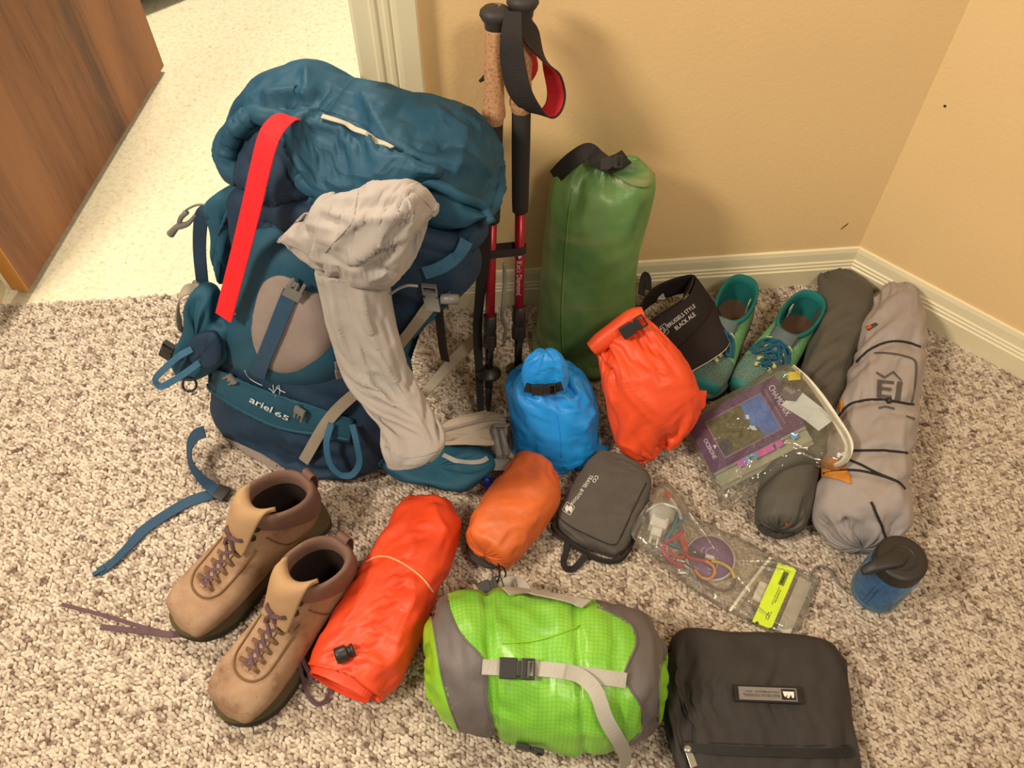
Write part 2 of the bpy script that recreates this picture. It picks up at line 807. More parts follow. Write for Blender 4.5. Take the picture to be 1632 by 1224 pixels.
def patch(name, surf, poly, mat, parent, off=0.002, step=8, th=0.001, smooth=True):
    """panel sewn or printed on a surface: polygon in picture pixels laid on the mesh"""
    bm = bmesh.new()
    vs_ = [bm.verts.new((x, y, 0)) for x, y in poly]
    bm.faces.new(vs_)
    xs = [p[0] for p in poly]
    ys = [p[1] for p in poly]
    for a, b, nn in ((min(xs), max(xs), (1, 0, 0)), (min(ys), max(ys), (0, 1, 0))):
        k = a + step
        while k < b:
            g = list(bm.verts) + list(bm.edges) + list(bm.faces)
            bmesh.ops.bisect_plane(bm, geom=g, plane_co=Vector(nn) * k, plane_no=nn)
            k += step
    bmesh.ops.triangulate(bm, faces=bm.faces)
    bm.verts.ensure_lookup_table()
    V, F = [], []
    N_ = []
    for i, v in enumerate(bm.verts):
        v.index = i
        a_, b_ = surf.px(v.co.x, v.co.y, 0)
        V.append(a_)
        N_.append(b_)
    avg = nrm(np.mean(N_, 0))
    V = [a_ + nrm(b_ * 0.25 + avg * 0.75) * off for a_, b_ in zip(V, N_)]
    F = [tuple(v.index for v in f.verts) for f in bm.faces]
    bm.free()
    o = mesh_obj(name, V, F, mat, parent, smooth)
    # face the camera
    me = o.data
    b0 = BASE[o]
    nsum = sum((np.array(p.normal) @ (np.array(p.center) + b0 - CAM)) * p.area for p in me.polygons)
    if nsum > 0:
        me.flip_normals()
    if th:
        solidify(o, th, -1.0)
    return o


def text_mesh(body, bold=0.0, spacing=1.0, shear=0.0):
    cu = bpy.data.curves.new('lettering', 'FONT')
    cu.body = body
    cu.size = 1.0
    cu.offset = bold
    cu.space_character = spacing
    cu.shear = shear
    cu.resolution_u = 3
    ob = bpy.data.objects.new('lettering_tmp', cu)
    COL.objects.link(ob)
    dg = bpy.context.evaluated_depsgraph_get()
    me = ob.evaluated_get(dg).to_mesh()
    V = np.array([v.co[:] for v in me.vertices])
    F = [tuple(p.vertices) for p in me.polygons]
    ob.evaluated_get(dg).to_mesh_clear()
    bpy.data.objects.remove(ob)
    bpy.data.curves.remove(cu)
    V[:, 0] -= V[:, 0].min()
    V[:, 1] -= V[:, 1].min()
    return V, F


def text_on(name, body, surf, p0, p1, hpx, mat, parent, off=0.0015, bold=0.0, spacing=1.0, flipv=1, shear=0.0):
    """letters printed on a surface: baseline from pixel p0 to p1, cap height hpx pixels"""
    V, F = text_mesh(body, bold, spacing, shear)
    W = V[:, 0].max()
    Hh = V[:, 1].max()
    p0, p1 = np.array(p0, float), np.array(p1, float)
    d = p1 - p0
    nn = np.array([d[1], -d[0]]) / (np.linalg.norm(d) + 1e-9) * flipv
    out = []
    for v in V:
        q = p0 + d * (v[0] / W) + nn * hpx * (v[1] / Hh)
        out.append(surf.px(q[0], q[1], off)[0])
    o = mesh_obj(name, out, F, mat, parent, False)
    nsum = sum((np.array(p.normal) @ (np.array(p.center) + BASE[o] - CAM)) * p.area for p in o.data.polygons)
    if nsum > 0:
        o.data.flip_normals()
    return o


def text_quad(name, body, A, B, C, mat, parent, bold=0.0, spacing=1.0):
    """letters on a flat face: A baseline start, B baseline end, C top of the first letter"""
    V, F = text_mesh(body, bold, spacing)
    A, B, C = [np.asarray(q, float) for q in (A, B, C)]
    out = [A + (B - A) * v[0] / V[:, 0].max() + (C - A) * v[1] / V[:, 1].max() for v in V]
    return mesh_obj(name, out, F, mat, parent, False)


def buckle(name, c, x, y, n, L, W_, mat, parent, th=0.006, open_=False):
    """side release buckle: two prongs body and a slotted end; x along the strap"""
    x, y, n = nrm(x), nrm(y), nrm(n)
    c = np.asarray(c) + n * th * 0.5
    bx = [(c - x * L * 0.25, x * L * 0.25, y * W_ * 0.5, n * th / 2)]
    if open_:
        bx += [(c + x * L * 0.22 + y * W_ * 0.34, x * L * 0.26, y * W_ * 0.1, n * th * 0.4), (c + x * L * 0.22 - y * W_ * 0.34, x * L * 0.26, y * W_ * 0.1, n * th * 0.4), (c + x * L * 0.15, x * L * 0.2, y * W_ * 0.08, n * th * 0.35)]
    else:
        bx += [(c + x * L * 0.06, x * L * 0.07, y * W_ * 0.36, n * th * 0.42),
               (c + x * L * 0.20, x * L * 0.08, y * W_ * 0.5, n * th * 0.5),
               (c + x * L * 0.47, x * L * 0.03, y * W_ * 0.5, n * th * 0.5),
               (c + x * L * 0.36 + y * W_ * 0.44, x * L * 0.12, y * W_ * 0.06, n * th * 0.5),
               (c + x * L * 0.36 - y * W_ * 0.44, x * L * 0.12, y * W_ * 0.06, n * th * 0.5)]
    return multi_box(name, bx, mat, parent, 0.0012)

# =================================================================== setting
A5 = math.radians(5.0)
A40 = math.radians(-40.0)
CORN = np.array([0.681, 1.241, 0.0])                   # foot of the skirting in the corner
EB = np.array([math.cos(A5), math.sin(A5), 0])         # along the back wall
NB = np.array([math.sin(A5), -math.cos(A5), 0])        # into the room
ER = np.array([math.cos(A40), math.sin(A40), 0])
NR = np.array([math.sin(A40), -math.cos(A40), 0])
BIS = (NB + NR) / (1 + NB @ NR)
W0 = CORN - BIS * 0.015                                 # wall corner


def wall_mat():
    m = NT('beige_paint')
    g = m.n('ShaderNodeNewGeometry')
    a = np.array(alb((243, 203, 142), 0.98))
    n1 = m.noise(g.outputs['Position'], 3, 3)
    rp = m.ramp(n1.outputs['Fac'], [(0.3, a * 0.97), (0.7, a * 1.03)])
    m.l(rp.outputs[0], m.b.inputs['Base Color'])
    m.b.inputs['Roughness'].default_value = 0.62
    m.b.inputs['Specular IOR Level'].default_value = 0.3
    n2 = m.noise(g.outputs['Position'], 150, 3, 0.5)
    m.bump(n2.outputs['Fac'], 0.22, 0.002)
    return m.m


M_WALL = wall_mat()
M_TRIM = plain('cream_gloss_paint', (240, 222, 178), 0.38, k=0.95, var=0.02, scale=8)


def wallbox(a, b, n, t, z0, z1):
    """wall slab from a to b, room face on the a-b line, thickness t away from n"""
    c = (a + b) / 2 - n * t / 2 + ZUP * (z0 + z1) / 2
    return (c, (b - a) / 2, -n * t / 2, ZUP * (z1 - z0) / 2)


def onb(x, off=0.0, z=0.0):
    """point on the back wall's room face at world x"""
    s = (x - W0[0]) / EB[0]
    return W0 + EB * s + NB * off + ZUP * z


X_OPEN_R, X_OPEN_L = -0.222, -1.03
wb = multi_box('wall_back', [wallbox(onb(X_OPEN_R), W0, NB, 0.12, 0, 2.5),
                             wallbox(onb(-2.2), onb(X_OPEN_L), NB, 0.12, 0, 2.5),
                             wallbox(onb(X_OPEN_L), onb(X_OPEN_R), NB, 0.12, 2.08, 2.5)], M_WALL)
tag(wb, 'beige painted wall with the doorway behind the backpack', kind='structure')
WR1 = W0 + ER * 1.9
wr = multi_box('wall_right', [wallbox(W0, WR1, NR, 0.12, 0, 2.5)], M_WALL)
tag(wr, 'beige painted wall that meets the back wall at a wide angle', kind='structure')

PROF = [(0.015, 0), (0.015, 0.048), (0.0125, 0.0505), (0.0125, 0.056), (0.0105, 0.058), (0.0105, 0.063), (0.008, 0.066), (0.0065, 0.085), (0.004, 0.0935), (0.0, 0.095), (-0.004, 0.095), (-0.004, 0)]


def extrude(name, A, B, mat, **kw):
    G = np.array([A, B])
    o = grid_obj(name, G, mat, None, True, True, True)
    for p in o.data.polygons:
        p.use_smooth = False
    return o


bb1 = extrude('baseboard_back', [onb(-0.128, o_, z) for o_, z in PROF], [W0 + BIS * o_ + ZUP * z for o_, z in PROF], M_TRIM)
bb2 = extrude('baseboard_right', [W0 + BIS * o_ + ZUP * z for o_, z in PROF], [WR1 + NR * o_ + ZUP * z for o_, z in PROF], M_TRIM)
for o_ in (bb1, bb2):
    tag(o_, kind='structure')
bb3 = extrude('baseboard_left', [onb(-2.2, o_, z) for o_, z in PROF], [onb(-1.125, o_, z) for o_, z in PROF], M_TRIM)
tag(bb3, kind='structure')
# door casing: moulded profile, (across, thickness)
CPROF = [(0, 0), (0, 0.010), (0.004, 0.0125), (0.026, 0.0135), (0.029, 0.018), (0.035, 0.0185), (0.0375, 0.0155), (0.046, 0.016), (0.0485, 0.0195), (0.0535, 0.0195), (0.056, 0.0165), (0.0595, 0.0195), (0.066, 0.021), (0.092, 0.021), (0.095, 0.017), (0.095, 0)]


def casing(name, x0, sgn):
    A = [onb(x0) + EB * sgn * u + NB * t for u, t in CPROF]
    B = [p + ZUP * 2.14 for p in A]
    o = extrude(name, A, B, M_TRIM)
    return tag(o, kind='structure')


casing('trim_1', -0.2285, 1)
casing('trim_2', -1.025, -1)
# jamb linings
for nme, x in (('trim_3', X_OPEN_R), ('trim_4', X_OPEN_L)):
    s_ = -1 if x == X_OPEN_R else 1
    c = onb(x) - NB * 0.06 + EB * s_ * 0.0 + ZUP * 1.04
    tag(box(nme, c, EB * 0.008, NB * 0.062, ZUP * 1.04, M_TRIM), kind='structure')

# small marks on the wall
mk = plain('dark_scuff', (120, 84, 52), 0.8)
q = PP(1346, 360, W0, NB)
scf = mesh_obj('scuff_mark', [q + EB * a + ZUP * b + NB * 0.0006 for a, b in ((-.006, -.009), (-.003, -.008), (.004, .002), (.006, .009), (.002, .005), (-.003, -.003))], [(0, 1, 2, 3, 4, 5)], mk, wb)
q = PP(1506, 169, W0, NR)
mesh_obj('nail_hole', lathe_grid([(0.0026, 0), (0.0018, 0.0005)], q + NR * 0.0003, NR, 10)[:, :, :].reshape(-1, 3), grid_faces(2, 10) + [tuple(range(10, 20))], plain('nail_dark', (50, 35, 25), 0.6), wr)


# floors -------------------------------------------------------------
def berber_base():
    m = NT('berber_backing')
    g = m.n('ShaderNodeNewGeometry')
    n1 = m.noise(g.outputs['Position'], 120, 3)
    rp = m.ramp(n1.outputs['Fac'], [(0.3, alb((112, 92, 75))), (0.7, alb((146, 126, 105)))])
    m.l(rp.outputs[0], m.b.inputs['Base Color'])
    m.b.inputs['Roughness'].default_value = 1.0
    m.b.inputs['Specular IOR Level'].default_value = 0.0
    return m.m


def berber_yarn():
    m = NT('berber_yarn')
    g = m.n('ShaderNodeNewGeometry')
    oi = m.n('ShaderNodeObjectInfo')
    n1 = m.noise(g.outputs['Position'], 48, 3, 0.6)
    mx = m.n('ShaderNodeMath', operation='MULTIPLY_ADD')
    m.l(oi.outputs['Random'], mx.inputs[0])
    mx.inputs[1].default_value = 0.62
    m.l(n1.outputs['Fac'], mx.inputs[2])
    cols = [(0.40, (110, 88, 74)), (0.50, (152, 130, 111)), (0.66, (178, 157, 135)), (0.84, (194, 174, 150)), (1.06, (208, 189, 164))]
    rp = m.ramp(mx.outputs[0], [(p, alb(c, 1.0)) for p, c in [(min(p, 1.0), c) for p, c in cols]])
    m.l(rp.outputs[0], m.b.inputs['Base Color'])
    m.b.inputs['Roughness'].default_value = 0.95
    m.b.inputs['Specular IOR Level'].default_value = 0.1
    n2 = m.noise(g.outputs['Position'], 900, 2)
    m.bump(n2.outputs['Fac'], 0.5, 0.0012)
    return m.m


def threshold(x, off=0.075):
    return onb(x) - NB * off


TA, TB = threshold(-2.2), threshold(0.9)
FX0, FX1, FY0 = -2.2, 2.3, -0.8
fl_o = mesh_obj('floor', [(FX0, FY0, 0), (FX1, FY0, 0), (FX1, TB[1] + 0.2, 0), (TB[0], TB[1], 0), (TA[0], TA[1], 0)], [(0, 1, 2, 3, 4)], berber_base(), None, False)
tag(fl_o, 'cream and brown flecked loop carpet floor', kind='structure')


def cream_carpet():
    m = NT('cream_cut_pile')
    g = m.n('ShaderNodeNewGeometry')
    n1 = m.noise(g.outputs['Position'], 90, 4, 0.7)
    rp = m.ramp(n1.outputs['Fac'], [(0.26, alb((168, 140, 100))), (0.36, alb((226, 206, 164))), (0.55, alb((240, 224, 186)))])
    m.l(rp.outputs[0], m.b.inputs['Base Color'])
    m.b.inputs['Roughness'].default_value = 1.0
    m.b.inputs['Specular IOR Level'].default_value = 0.05
    m.b.inputs['Sheen Weight'].default_value = 0.2
    n2 = m.noise(g.outputs['Position'], 240, 4, 0.7)
    m.bump(n2.outputs['Fac'], 0.6, 0.006)
    return m.m


h0, h1 = threshold(-2.2, 0.072), threshold(0.3, 0.072)
hall = mesh_obj('floor_hall', [tuple(h0 + ZUP * 0.002), tuple(h1 + ZUP * 0.002), (0.3, 4.0, 0.002), (-2.2, 4.0, 0.002)], [(0, 1, 2, 3)], cream_carpet(), None, False)
tag(hall, 'cream cut pile carpet beyond the doorway', kind='structure')

# yarn loops of the carpet, one instanced loop per point
rng = np.random.default_rng(4)
dx, dy = 0.0080, 0.0056
ang = math.radians(-34)
N = 400
ii, jj = np.meshgrid(np.arange(-N, N), np.arange(-N, N), indexing='ij')
pp = np.stack([(ii + 0.5 * (jj % 2)) * dx, jj * dy], 2).reshape(-1, 2) + rng.normal(0, 0.0009, (4 * N * N, 2))
ca, sa = math.cos(ang), math.sin(ang)
pp = pp @ np.array([[ca, sa], [-sa, ca]]) + np.array([0.05, 0.6])
keep = (pp[:, 0] > -1.55) & (pp[:, 0] < 1.6) & (pp[:, 1] > -0.15)
tl = (pp - TA[:2]) @ NB[:2]
keep &= (tl > 0.0)
wl_ = (pp - W0[:2]) @ NB[:2]
inop = (pp[:, 0] < X_OPEN_R) & (pp[:, 0] > X_OPEN_L)
keep &= (wl_ > 0.005) | inop
keep &= ((pp - W0[:2]) @ NR[:2] > 0.005)
pp = pp[keep]
pv = np.hstack([pp, rng.uniform(0.0004, 0.0018, (len(pp), 1))])
cme = bpy.data.meshes.new('carpet_loops')
cme.from_pydata(pv.tolist(), [], [])
rot = cme.attributes.new('rot', 'FLOAT_VECTOR', 'POINT')
rv = np.stack([rng.normal(0, 0.25, len(pp)), rng.normal(0, 0.25, len(pp)), ang + rng.normal(0, 0.45, len(pp))], 1)
rot.data.foreach_set('vector', rv.astype(np.float32).ravel())
sc = cme.attributes.new('scl', 'FLOAT_VECTOR', 'POINT')
sv = np.stack([rng.uniform(0.0046, 0.0064, len(pp)), rng.uniform(0.0030, 0.0040, len(pp)), rng.uniform(0.0022, 0.0036, len(pp))], 1)
sc.data.foreach_set('vector', sv.astype(np.float32).ravel())
loops = bpy.data.objects.new('carpet_loops', cme)
COL.objects.link(loops)
tag(loops, 'cream, tan and brown yarn loops of the berber carpet', 'carpet', kind='stuff')
ng = bpy.data.node_groups.new('carpet_loops', 'GeometryNodeTree')
ng.interface.new_socket('Geometry', in_out='INPUT', socket_type='NodeSocketGeometry')
ng.interface.new_socket('Geometry', in_out='OUTPUT', socket_type='NodeSocketGeometry')
gi, go = ng.nodes.new('NodeGroupInput'), ng.nodes.new('NodeGroupOutput')
ico = ng.nodes.new('GeometryNodeMeshIcoSphere')
ico.inputs['Radius'].default_value = 1.0
ico.inputs['Subdivisions'].default_value = 2
smo = ng.nodes.new('GeometryNodeSetShadeSmooth')
smt = ng.nodes.new('GeometryNodeSetMaterial')
smt.inputs['Material'].default_value = berber_yarn()
ip = ng.nodes.new('GeometryNodeInstanceOnPoints')
a1 = ng.nodes.new('GeometryNodeInputNamedAttribute')
a1.data_type = 'FLOAT_VECTOR'
a1.inputs[0].default_value = 'rot'
a2 = ng.nodes.new('GeometryNodeInputNamedAttribute')
a2.data_type = 'FLOAT_VECTOR'
a2.inputs[0].default_value = 'scl'
lk = ng.links.new
lk(ico.outputs[0], smo.inputs[0])
lk(smo.outputs[0], smt.inputs[0])
lk(gi.outputs[0], ip.inputs['Points'])
lk(smt.outputs[0], ip.inputs['Instance'])
lk(a1.outputs[0], ip.inputs['Rotation'])
lk(a2.outputs[0], ip.inputs['Scale'])
lk(ip.outputs[0], go.inputs[0])
md = loops.modifiers.new('loops', 'NODES')
md.node_group = ng


# door --------------------------------------------------------------
def wood(name, c0, c1, c2, up, across, sc_=7.0):
    m = NT(name)
    g = m.n('ShaderNodeNewGeometry')
    mp = m.n('ShaderNodeVectorMath', operation='DOT_PRODUCT')
    mp.inputs[1].default_value = tuple(across)
    m.l(g.outputs['Position'], mp.inputs[0])
    mz = m.n('ShaderNodeVectorMath', operation='DOT_PRODUCT')
    mz.inputs[1].default_value = tuple(up)
    m.l(g.outputs['Position'], mz.inputs[0])
    cb = m.n('ShaderNodeCombineXYZ')
    m.l(mp.outputs['Value'], cb.inputs[0])
    s2 = m.n('ShaderNodeMath', operation='MULTIPLY')
    s2.inputs[1].default_value = 0.09
    m.l(mz.outputs['Value'], s2.inputs[0])
    m.l(s2.outputs[0], cb.inputs[2])
    n1 = m.noise(cb.outputs[0], sc_, 6, 0.6, 0.7)
    n2 = m.noise(cb.outputs[0], 160, 3, 0.6)
    ad = m.n('ShaderNodeMath', operation='MULTIPLY_ADD')
    m.l(n2.outputs['Fac'], ad.inputs[0])
    ad.inputs[1].default_value = 0.22
    m.l(n1.outputs['Fac'], ad.inputs[2])
    rp = m.ramp(ad.outputs[0], [(0.42, alb(c0)), (0.58, alb(c1)), (0.76, alb(c2))])
    m.l(rp.outputs[0], m.b.inputs['Base Color'])
    m.b.inputs['Roughness'].default_value = 0.42
    m.bump(n2.outputs['Fac'], 0.08, 0.001)
    return m.m


D0 = P(46, 463, 0.018)
D1 = P(262, 105, 0.018)
DD = nrm((D1 - D0) * np.array([1, 1, 0]))
DN = np.array([-DD[1], DD[0], 0])               # left of the door leaf
dl = np.linalg.norm(D1 - D0)
door = tag(box('door_1', (D0 + D1) / 2 + DN * 0.0175 + ZUP * 1.0, DD * dl / 2, DN * 0.0165, ZUP * 1.0,
               wood('walnut_door', (78, 42, 20), (134, 78, 42), (160, 100, 58), (0, 0, 1), DD)), 'brown wood grain door leaf standing open into the hall', kind='structure')
ed = box('door_edge', D0 + DN * 0.0175 - DD * 0.0015 + ZUP * 1.0, DD * 0.002, DN * 0.0175, ZUP * 1.0, wood('door_edge_wood', (168, 104, 34), (196, 128, 48), (206, 140, 60), (0, 0, 1), DN, 20), door)
for zz in (0.25, 1.0, 1.75):
    grid = lathe_grid([(0.007, 0), (0.007, 0.09)], D0 + DN * 0.034 - DD * 0.010 + ZUP * zz, ZUP, 14)
    grid_obj('hinge', grid, plain('brass', (190, 150, 80), 0.3, 0.9), door)

# blue bag far behind on the hall carpet
b_l = [(200, 5), (235, 22), (262, 14), (292, -4), (330, -20)]
M_TEALBAG = fabric('hall_bag_blue', (30, 118, 160), 0.6)
q0, q1 = P(225, 22, 0.01), P(300, -8, 0.01)
ax_ = nrm(q1 - q0)
bk_ = np.array([-ax_[1], ax_[0], 0])
st = []
for s, hw, hh in ((-0.16, 0.09, 0.12), (-0.05, 0.12, 0.17), (0.08, 0.12, 0.18), (0.2, 0.12, 0.17), (0.3, 0.09, 0.12)):
    c = q0 + ax_ * s + bk_ * hw + ZUP * 0.0
    st.append((c - bk_ * hw + ZUP * (hh / 2), c + bk_ * hw + ZUP * (hh / 2), ZUP, hh / 2, hh / 2 - 0.004, 2.8))
G = loft(st, 40, 40, 0.03, 0.03)
hb_ = thing('duffel_bag', (*((q0 + q1) / 2 + bk_ * .1)[:2], 0.004), 'teal blue fabric bag lying on the cream hallway carpet behind the door', 'bag')
hbb = grid_obj('bag_body', crumple(G, 1.03, 1.03, seed=3, wl=0.05, amp=0.004), M_TEALBAG, hb_)
tube('piping', [q0 + ax_ * s + bk_ * 0.0 + ZUP * 0.055 for s in (-0.14, -.05, 0.08, 0.2, 0.28)], 0.004, fabric('hall_bag_navy', (34, 40, 60)), hb_)


def proj(p):
    d = np.asarray(p, float) - CAM
    z = d @ FW
    return np.stack([CX + F_PX * (d @ RT) / z, CY - F_PX * (d @ UPV) / z], -1)


def split_obj(o, cls, parts):
    """cut a closed shell into the panels it is sewn from; cls(face centre, pixel) -> key; parts: key -> (name, material)"""
    me = o.data
    b = BASE[o]
    V = np.array([v.co[:] for v in me.vertices]) + b
    uvl = me.uv_layers.active
    uvv = np.zeros((len(V), 2))
    if uvl:
        for l in me.loops:
            uvv[l.vertex_index] = uvl.data[l.index].uv[:]
    buckets = {}
    for p in me.polygons:
        c = V[list(p.vertices)].mean(0)
        buckets.setdefault(cls(c, proj(c)), []).append(tuple(p.vertices))
    par = o.parent
    res = {}
    for k, fs in buckets.items():
        ids = sorted({i for f in fs for i in f})
        mp = {a: n for n, a in enumerate(ids)}
        nm, mt = parts[k]
        r = mesh_obj(nm, V[ids], [tuple(mp[i] for i in f) for f in fs], mt, par, True, uvv[ids])
        # keep shading continuous over the seam
        res[k] = r
    bpy.data.objects.remove(o)
    return res


def fold(G, pl, h, w, closed=True):
    """push a sharp crest (h > 0) or crease (h < 0) into a shell along a line"""
    n = grid_normals(G, closed)
    face = np.sum(n * (CAM - G), axis=2) > 0
    q = proj(G.reshape(-1, 3)).reshape(G.shape[0], G.shape[1], 2)
    L = curve(np.array(pl, float), 8 * len(pl))
    d = np.full(G.shape[:2], 1e9)
    ends = np.ones(G.shape[:2])
    for k, a in enumerate(L):
        e = np.hypot(q[..., 0] - a[0], q[..., 1] - a[1])
        t = k / (len(L) - 1)
        tap = min(1.0, 4 * min(t, 1 - t) + 0.25)
        ends = np.where(e < d, tap, ends)
        d = np.minimum(d, e)
    return G + n * (np.where(face, h * ends * np.exp(-d / w), 0))[..., None]


def plane_st(L, R, pt, n, d, e=2.2, df=None):
    return (PP(*L, pt, n), PP(*R, pt, n), n, d if df is None else df, d, e)


M_BLACK = plain('black_plastic', (38, 34, 31), 0.42)
M_BLACKWEB = fabric('black_webbing', (36, 32, 30), 0.75, bump=0.3, weave=1400)
M_WHITE = plain('white_print', (226, 220, 206), 0.6)
M_CORD = fabric('black_cord', (40, 35, 32), 0.7)

# ------------------------------------------------------------------ green dry bag
n_ = nrm([-0.04, -0.985, 0.16])
pt = np.array([0.12, 1.075, 0.0])
t_ = thing('dry_bag', (*P(915, 590)[:2], 0.004), 'tall translucent green roll-top dry bag standing against the beige wall', 'dry bag')
st = [plane_st((868, 572), (985, 573), pt, n_, 0.060, 2.4), plane_st((854, 556), (998, 556), pt, n_, 0.072, 2.6), plane_st((855, 520), (1006, 520), pt, n_, 0.078, 2.4),
      plane_st((860, 466), (1013, 466), pt, n_, 0.080, 2.2), plane_st((865, 392), (1019, 392), pt, n_, 0.078), plane_st((872, 330), (1036, 325), pt, n_, 0.066),
      plane_st((880, 292), (1045, 292), pt, n_, 0.046, 2.0), plane_st((890, 272), (1042, 277), pt, n_, 0.024, 1.9), plane_st((912, 256), (1022, 258), pt, n_, 0.010, 1.9)]
G = loft(st, 96, 110, 0.006, 0.002)
G = crumple(G, 1.03, 1.02, goal=0.012, it=90, amp=0.008, wl=0.07, seed=11, gather=0.35, coarse=4)


def green_mat():
    m = NT('green_dry_bag')
    g = m.n('ShaderNodeNewGeometry')
    n1 = m.noise(g.outputs['Position'], 9, 3, 0.5)
    mp = m.n('ShaderNodeMapping')
    mp.inputs['Scale'].default_value = (3, 3, 22)
    m.l(g.outputs['Position'], mp.inputs['Vector'])
    n2 = m.noise(mp.outputs[0], 1.0, 2)
    rp = m.ramp(n1.outputs['Fac'], [(0.3, alb((78, 116, 58))), (0.7, alb((122, 152, 86)))])
    r2 = m.ramp(n2.outputs['Fac'], [(0.60, (0, 0, 0)), (0.72, (0.6, 0.6, 0.6))])
    mx = m.n('ShaderNodeMixRGB')
    m.l(r2.outputs[0], mx.inputs[0])
    m.l(rp.outputs[0], mx.inputs[1])
    mx.inputs[2].default_value = tuple(alb((160, 146, 96))) + (1,)
    m.l(mx.outputs[0], m.b.inputs['Base Color'])
    m.b.inputs['Roughness'].default_value = 0.38
    n3 = m.noise(g.outputs['Position'], 70, 4, 0.6, 0.5)
    m.bump(n3.outputs['Fac'], 0.18, 0.004)
    return m.m


M_GREENBAG = green_mat()
gb = grid_obj('bag_body', G, M_GREENBAG, t_)
S_gb = Surf(gb)
tube_on('side_seam', S_gb, [(912, 300), (905, 360), (900, 420), (897, 470), (896, 530), (898, 565)], 0.0016, M_GREENBAG, t_, 0.0008)
p_ = [PP(x, y, pt + n_ * o_, n_) for x, y, o_ in ((884, 283, 0.0), (898, 268, 0.016), (918, 251, 0.02), (938, 241, 0.02), (952, 252, 0.022), (968, 262, 0.03), (985, 258, 0.026), (998, 250, 0.012))]
ribbon('roll_band', p_, 0.026, nrm([0, -0.55, 0.85]), M_BLACKWEB, t_, 0.004, 50)
q = PP(974, 259, pt + n_ * 0.045, n_)
buckle('clip', q, [1, 0.1, 0.12], [0, 0.6, 0.8], [0, -0.8, 0.55], 0.034, 0.018, M_BLACK, t_, 0.006)
# side peaks of the folded mouth
st = [plane_st((968, 268), (1042, 292), pt + n_ * 0.012, n_, 0.02), plane_st((985, 258), (1036, 274), pt + n_ * 0.012, n_, 0.014), plane_st((1000, 249), (1018, 254), pt + n_ * 0.012, n_, 0.005)]
grid_obj('mouth_corner', crumple(loft(st, 24, 40, 0.002, 0.002), 1.03, 1.03, amp=0.003, wl=0.02), M_GREENBAG, t_)

# ------------------------------------------------------------------ blue stuff sack
M_BLUE = fabric('blue_silnylon', (30, 136, 208), 0.42, 0.10, 0.10, 14, 0, spec=0.45, k=1.15)
n_ = nrm([0.03, -0.90, 0.44])
pt = P(880, 716, 0.0)
t_ = thing('stuff_sack', (*P(880, 720)[:2], 0.004), 'bright blue roll-top stuff sack standing in front of the green dry bag', 'stuff sack')
st = [plane_st((834, 728), (938, 724), pt, n_, 0.050, 2.4), plane_st((822, 716), (950, 712), pt, n_, 0.060, 2.6), plane_st((817, 680), (953, 682), pt, n_, 0.068, 2.3), plane_st((811, 645), (952, 648), pt, n_, 0.068),
      plane_st((806, 615), (944, 622), pt, n_, 0.060), plane_st((813, 603), (930, 600), pt, n_, 0.044), plane_st((829, 594), (914, 590), pt, n_, 0.026), plane_st((838, 584), (905, 584), pt, n_, 0.016)]
G = loft(st, 84, 110, 0.006, 0.004)
G = crumple(G, 1.05, 1.02, goal=0.008, it=120, amp=0.008, wl=0.05, seed=5, gather=0.75)
for pl in ([(835, 604), (826, 625), (836, 655), (845, 690)], [(905, 606), (925, 625), (942, 648)], [(950, 652), (938, 670), (930, 690)], [(898, 600), (915, 604), (926, 596)]):
    G = fold(G, pl, 0.006, 6)
bb = grid_obj('sack_body', G, M_BLUE, t_)
S_b = Surf(bb)
fp = pt + n_ * 0.058
st = [plane_st((839, 622), (903, 620), fp, n_, 0.012, 2.4), plane_st((832, 604), (906, 602), fp, n_, 0.016, 2.3), plane_st((834, 584), (904, 582), fp, n_, 0.018, 2.2), plane_st((842, 569), (896, 568), fp, n_, 0.016, 2.1), plane_st((853, 560), (886, 560), fp, n_, 0.010, 2.0)]
G = loft(st, 60, 90, 0.002, 0.003)
G = crumple(G, 1.12, 1.03, goal=0.010, it=120, amp=0.006, wl=0.022, seed=8, aniso=((0, 0.3, 1), 3), gather=0.3)
grid_obj('rolled_top', G, M_BLUE, t_)
c = PP(866, 619, fp + n_ * 0.020, n_)
xx = nrm(PP(896, 617, fp, n_) - PP(837, 620, fp, n_))
ribbon('strap', [PP(x, y, fp + n_ * 0.018, n_) for x, y in ((837, 617), (850, 620), (866, 620), (882, 619), (896, 615))], 0.016, n_, M_BLACKWEB, t_, 0.003, 20)
buckle('clip', c, xx, np.cross(n_, xx), n_, 0.040, 0.019, M_BLACK, t_, 0.007)
tube_on('seam', S_b, [(884, 634), (889, 670), (893, 700), (894, 728)], 0.0009, M_BLUE, t_, 0.0003)
# loose corner of the base
V = [P(948, 706, 0.030), P(972, 713, 0.012), P(950, 724, 0.010), P(940, 716, 0.02)]
o = mesh_obj('corner_tab', V, [(0, 1, 2, 3)], M_BLUE, t_, False)
solidify(o, 0.003)

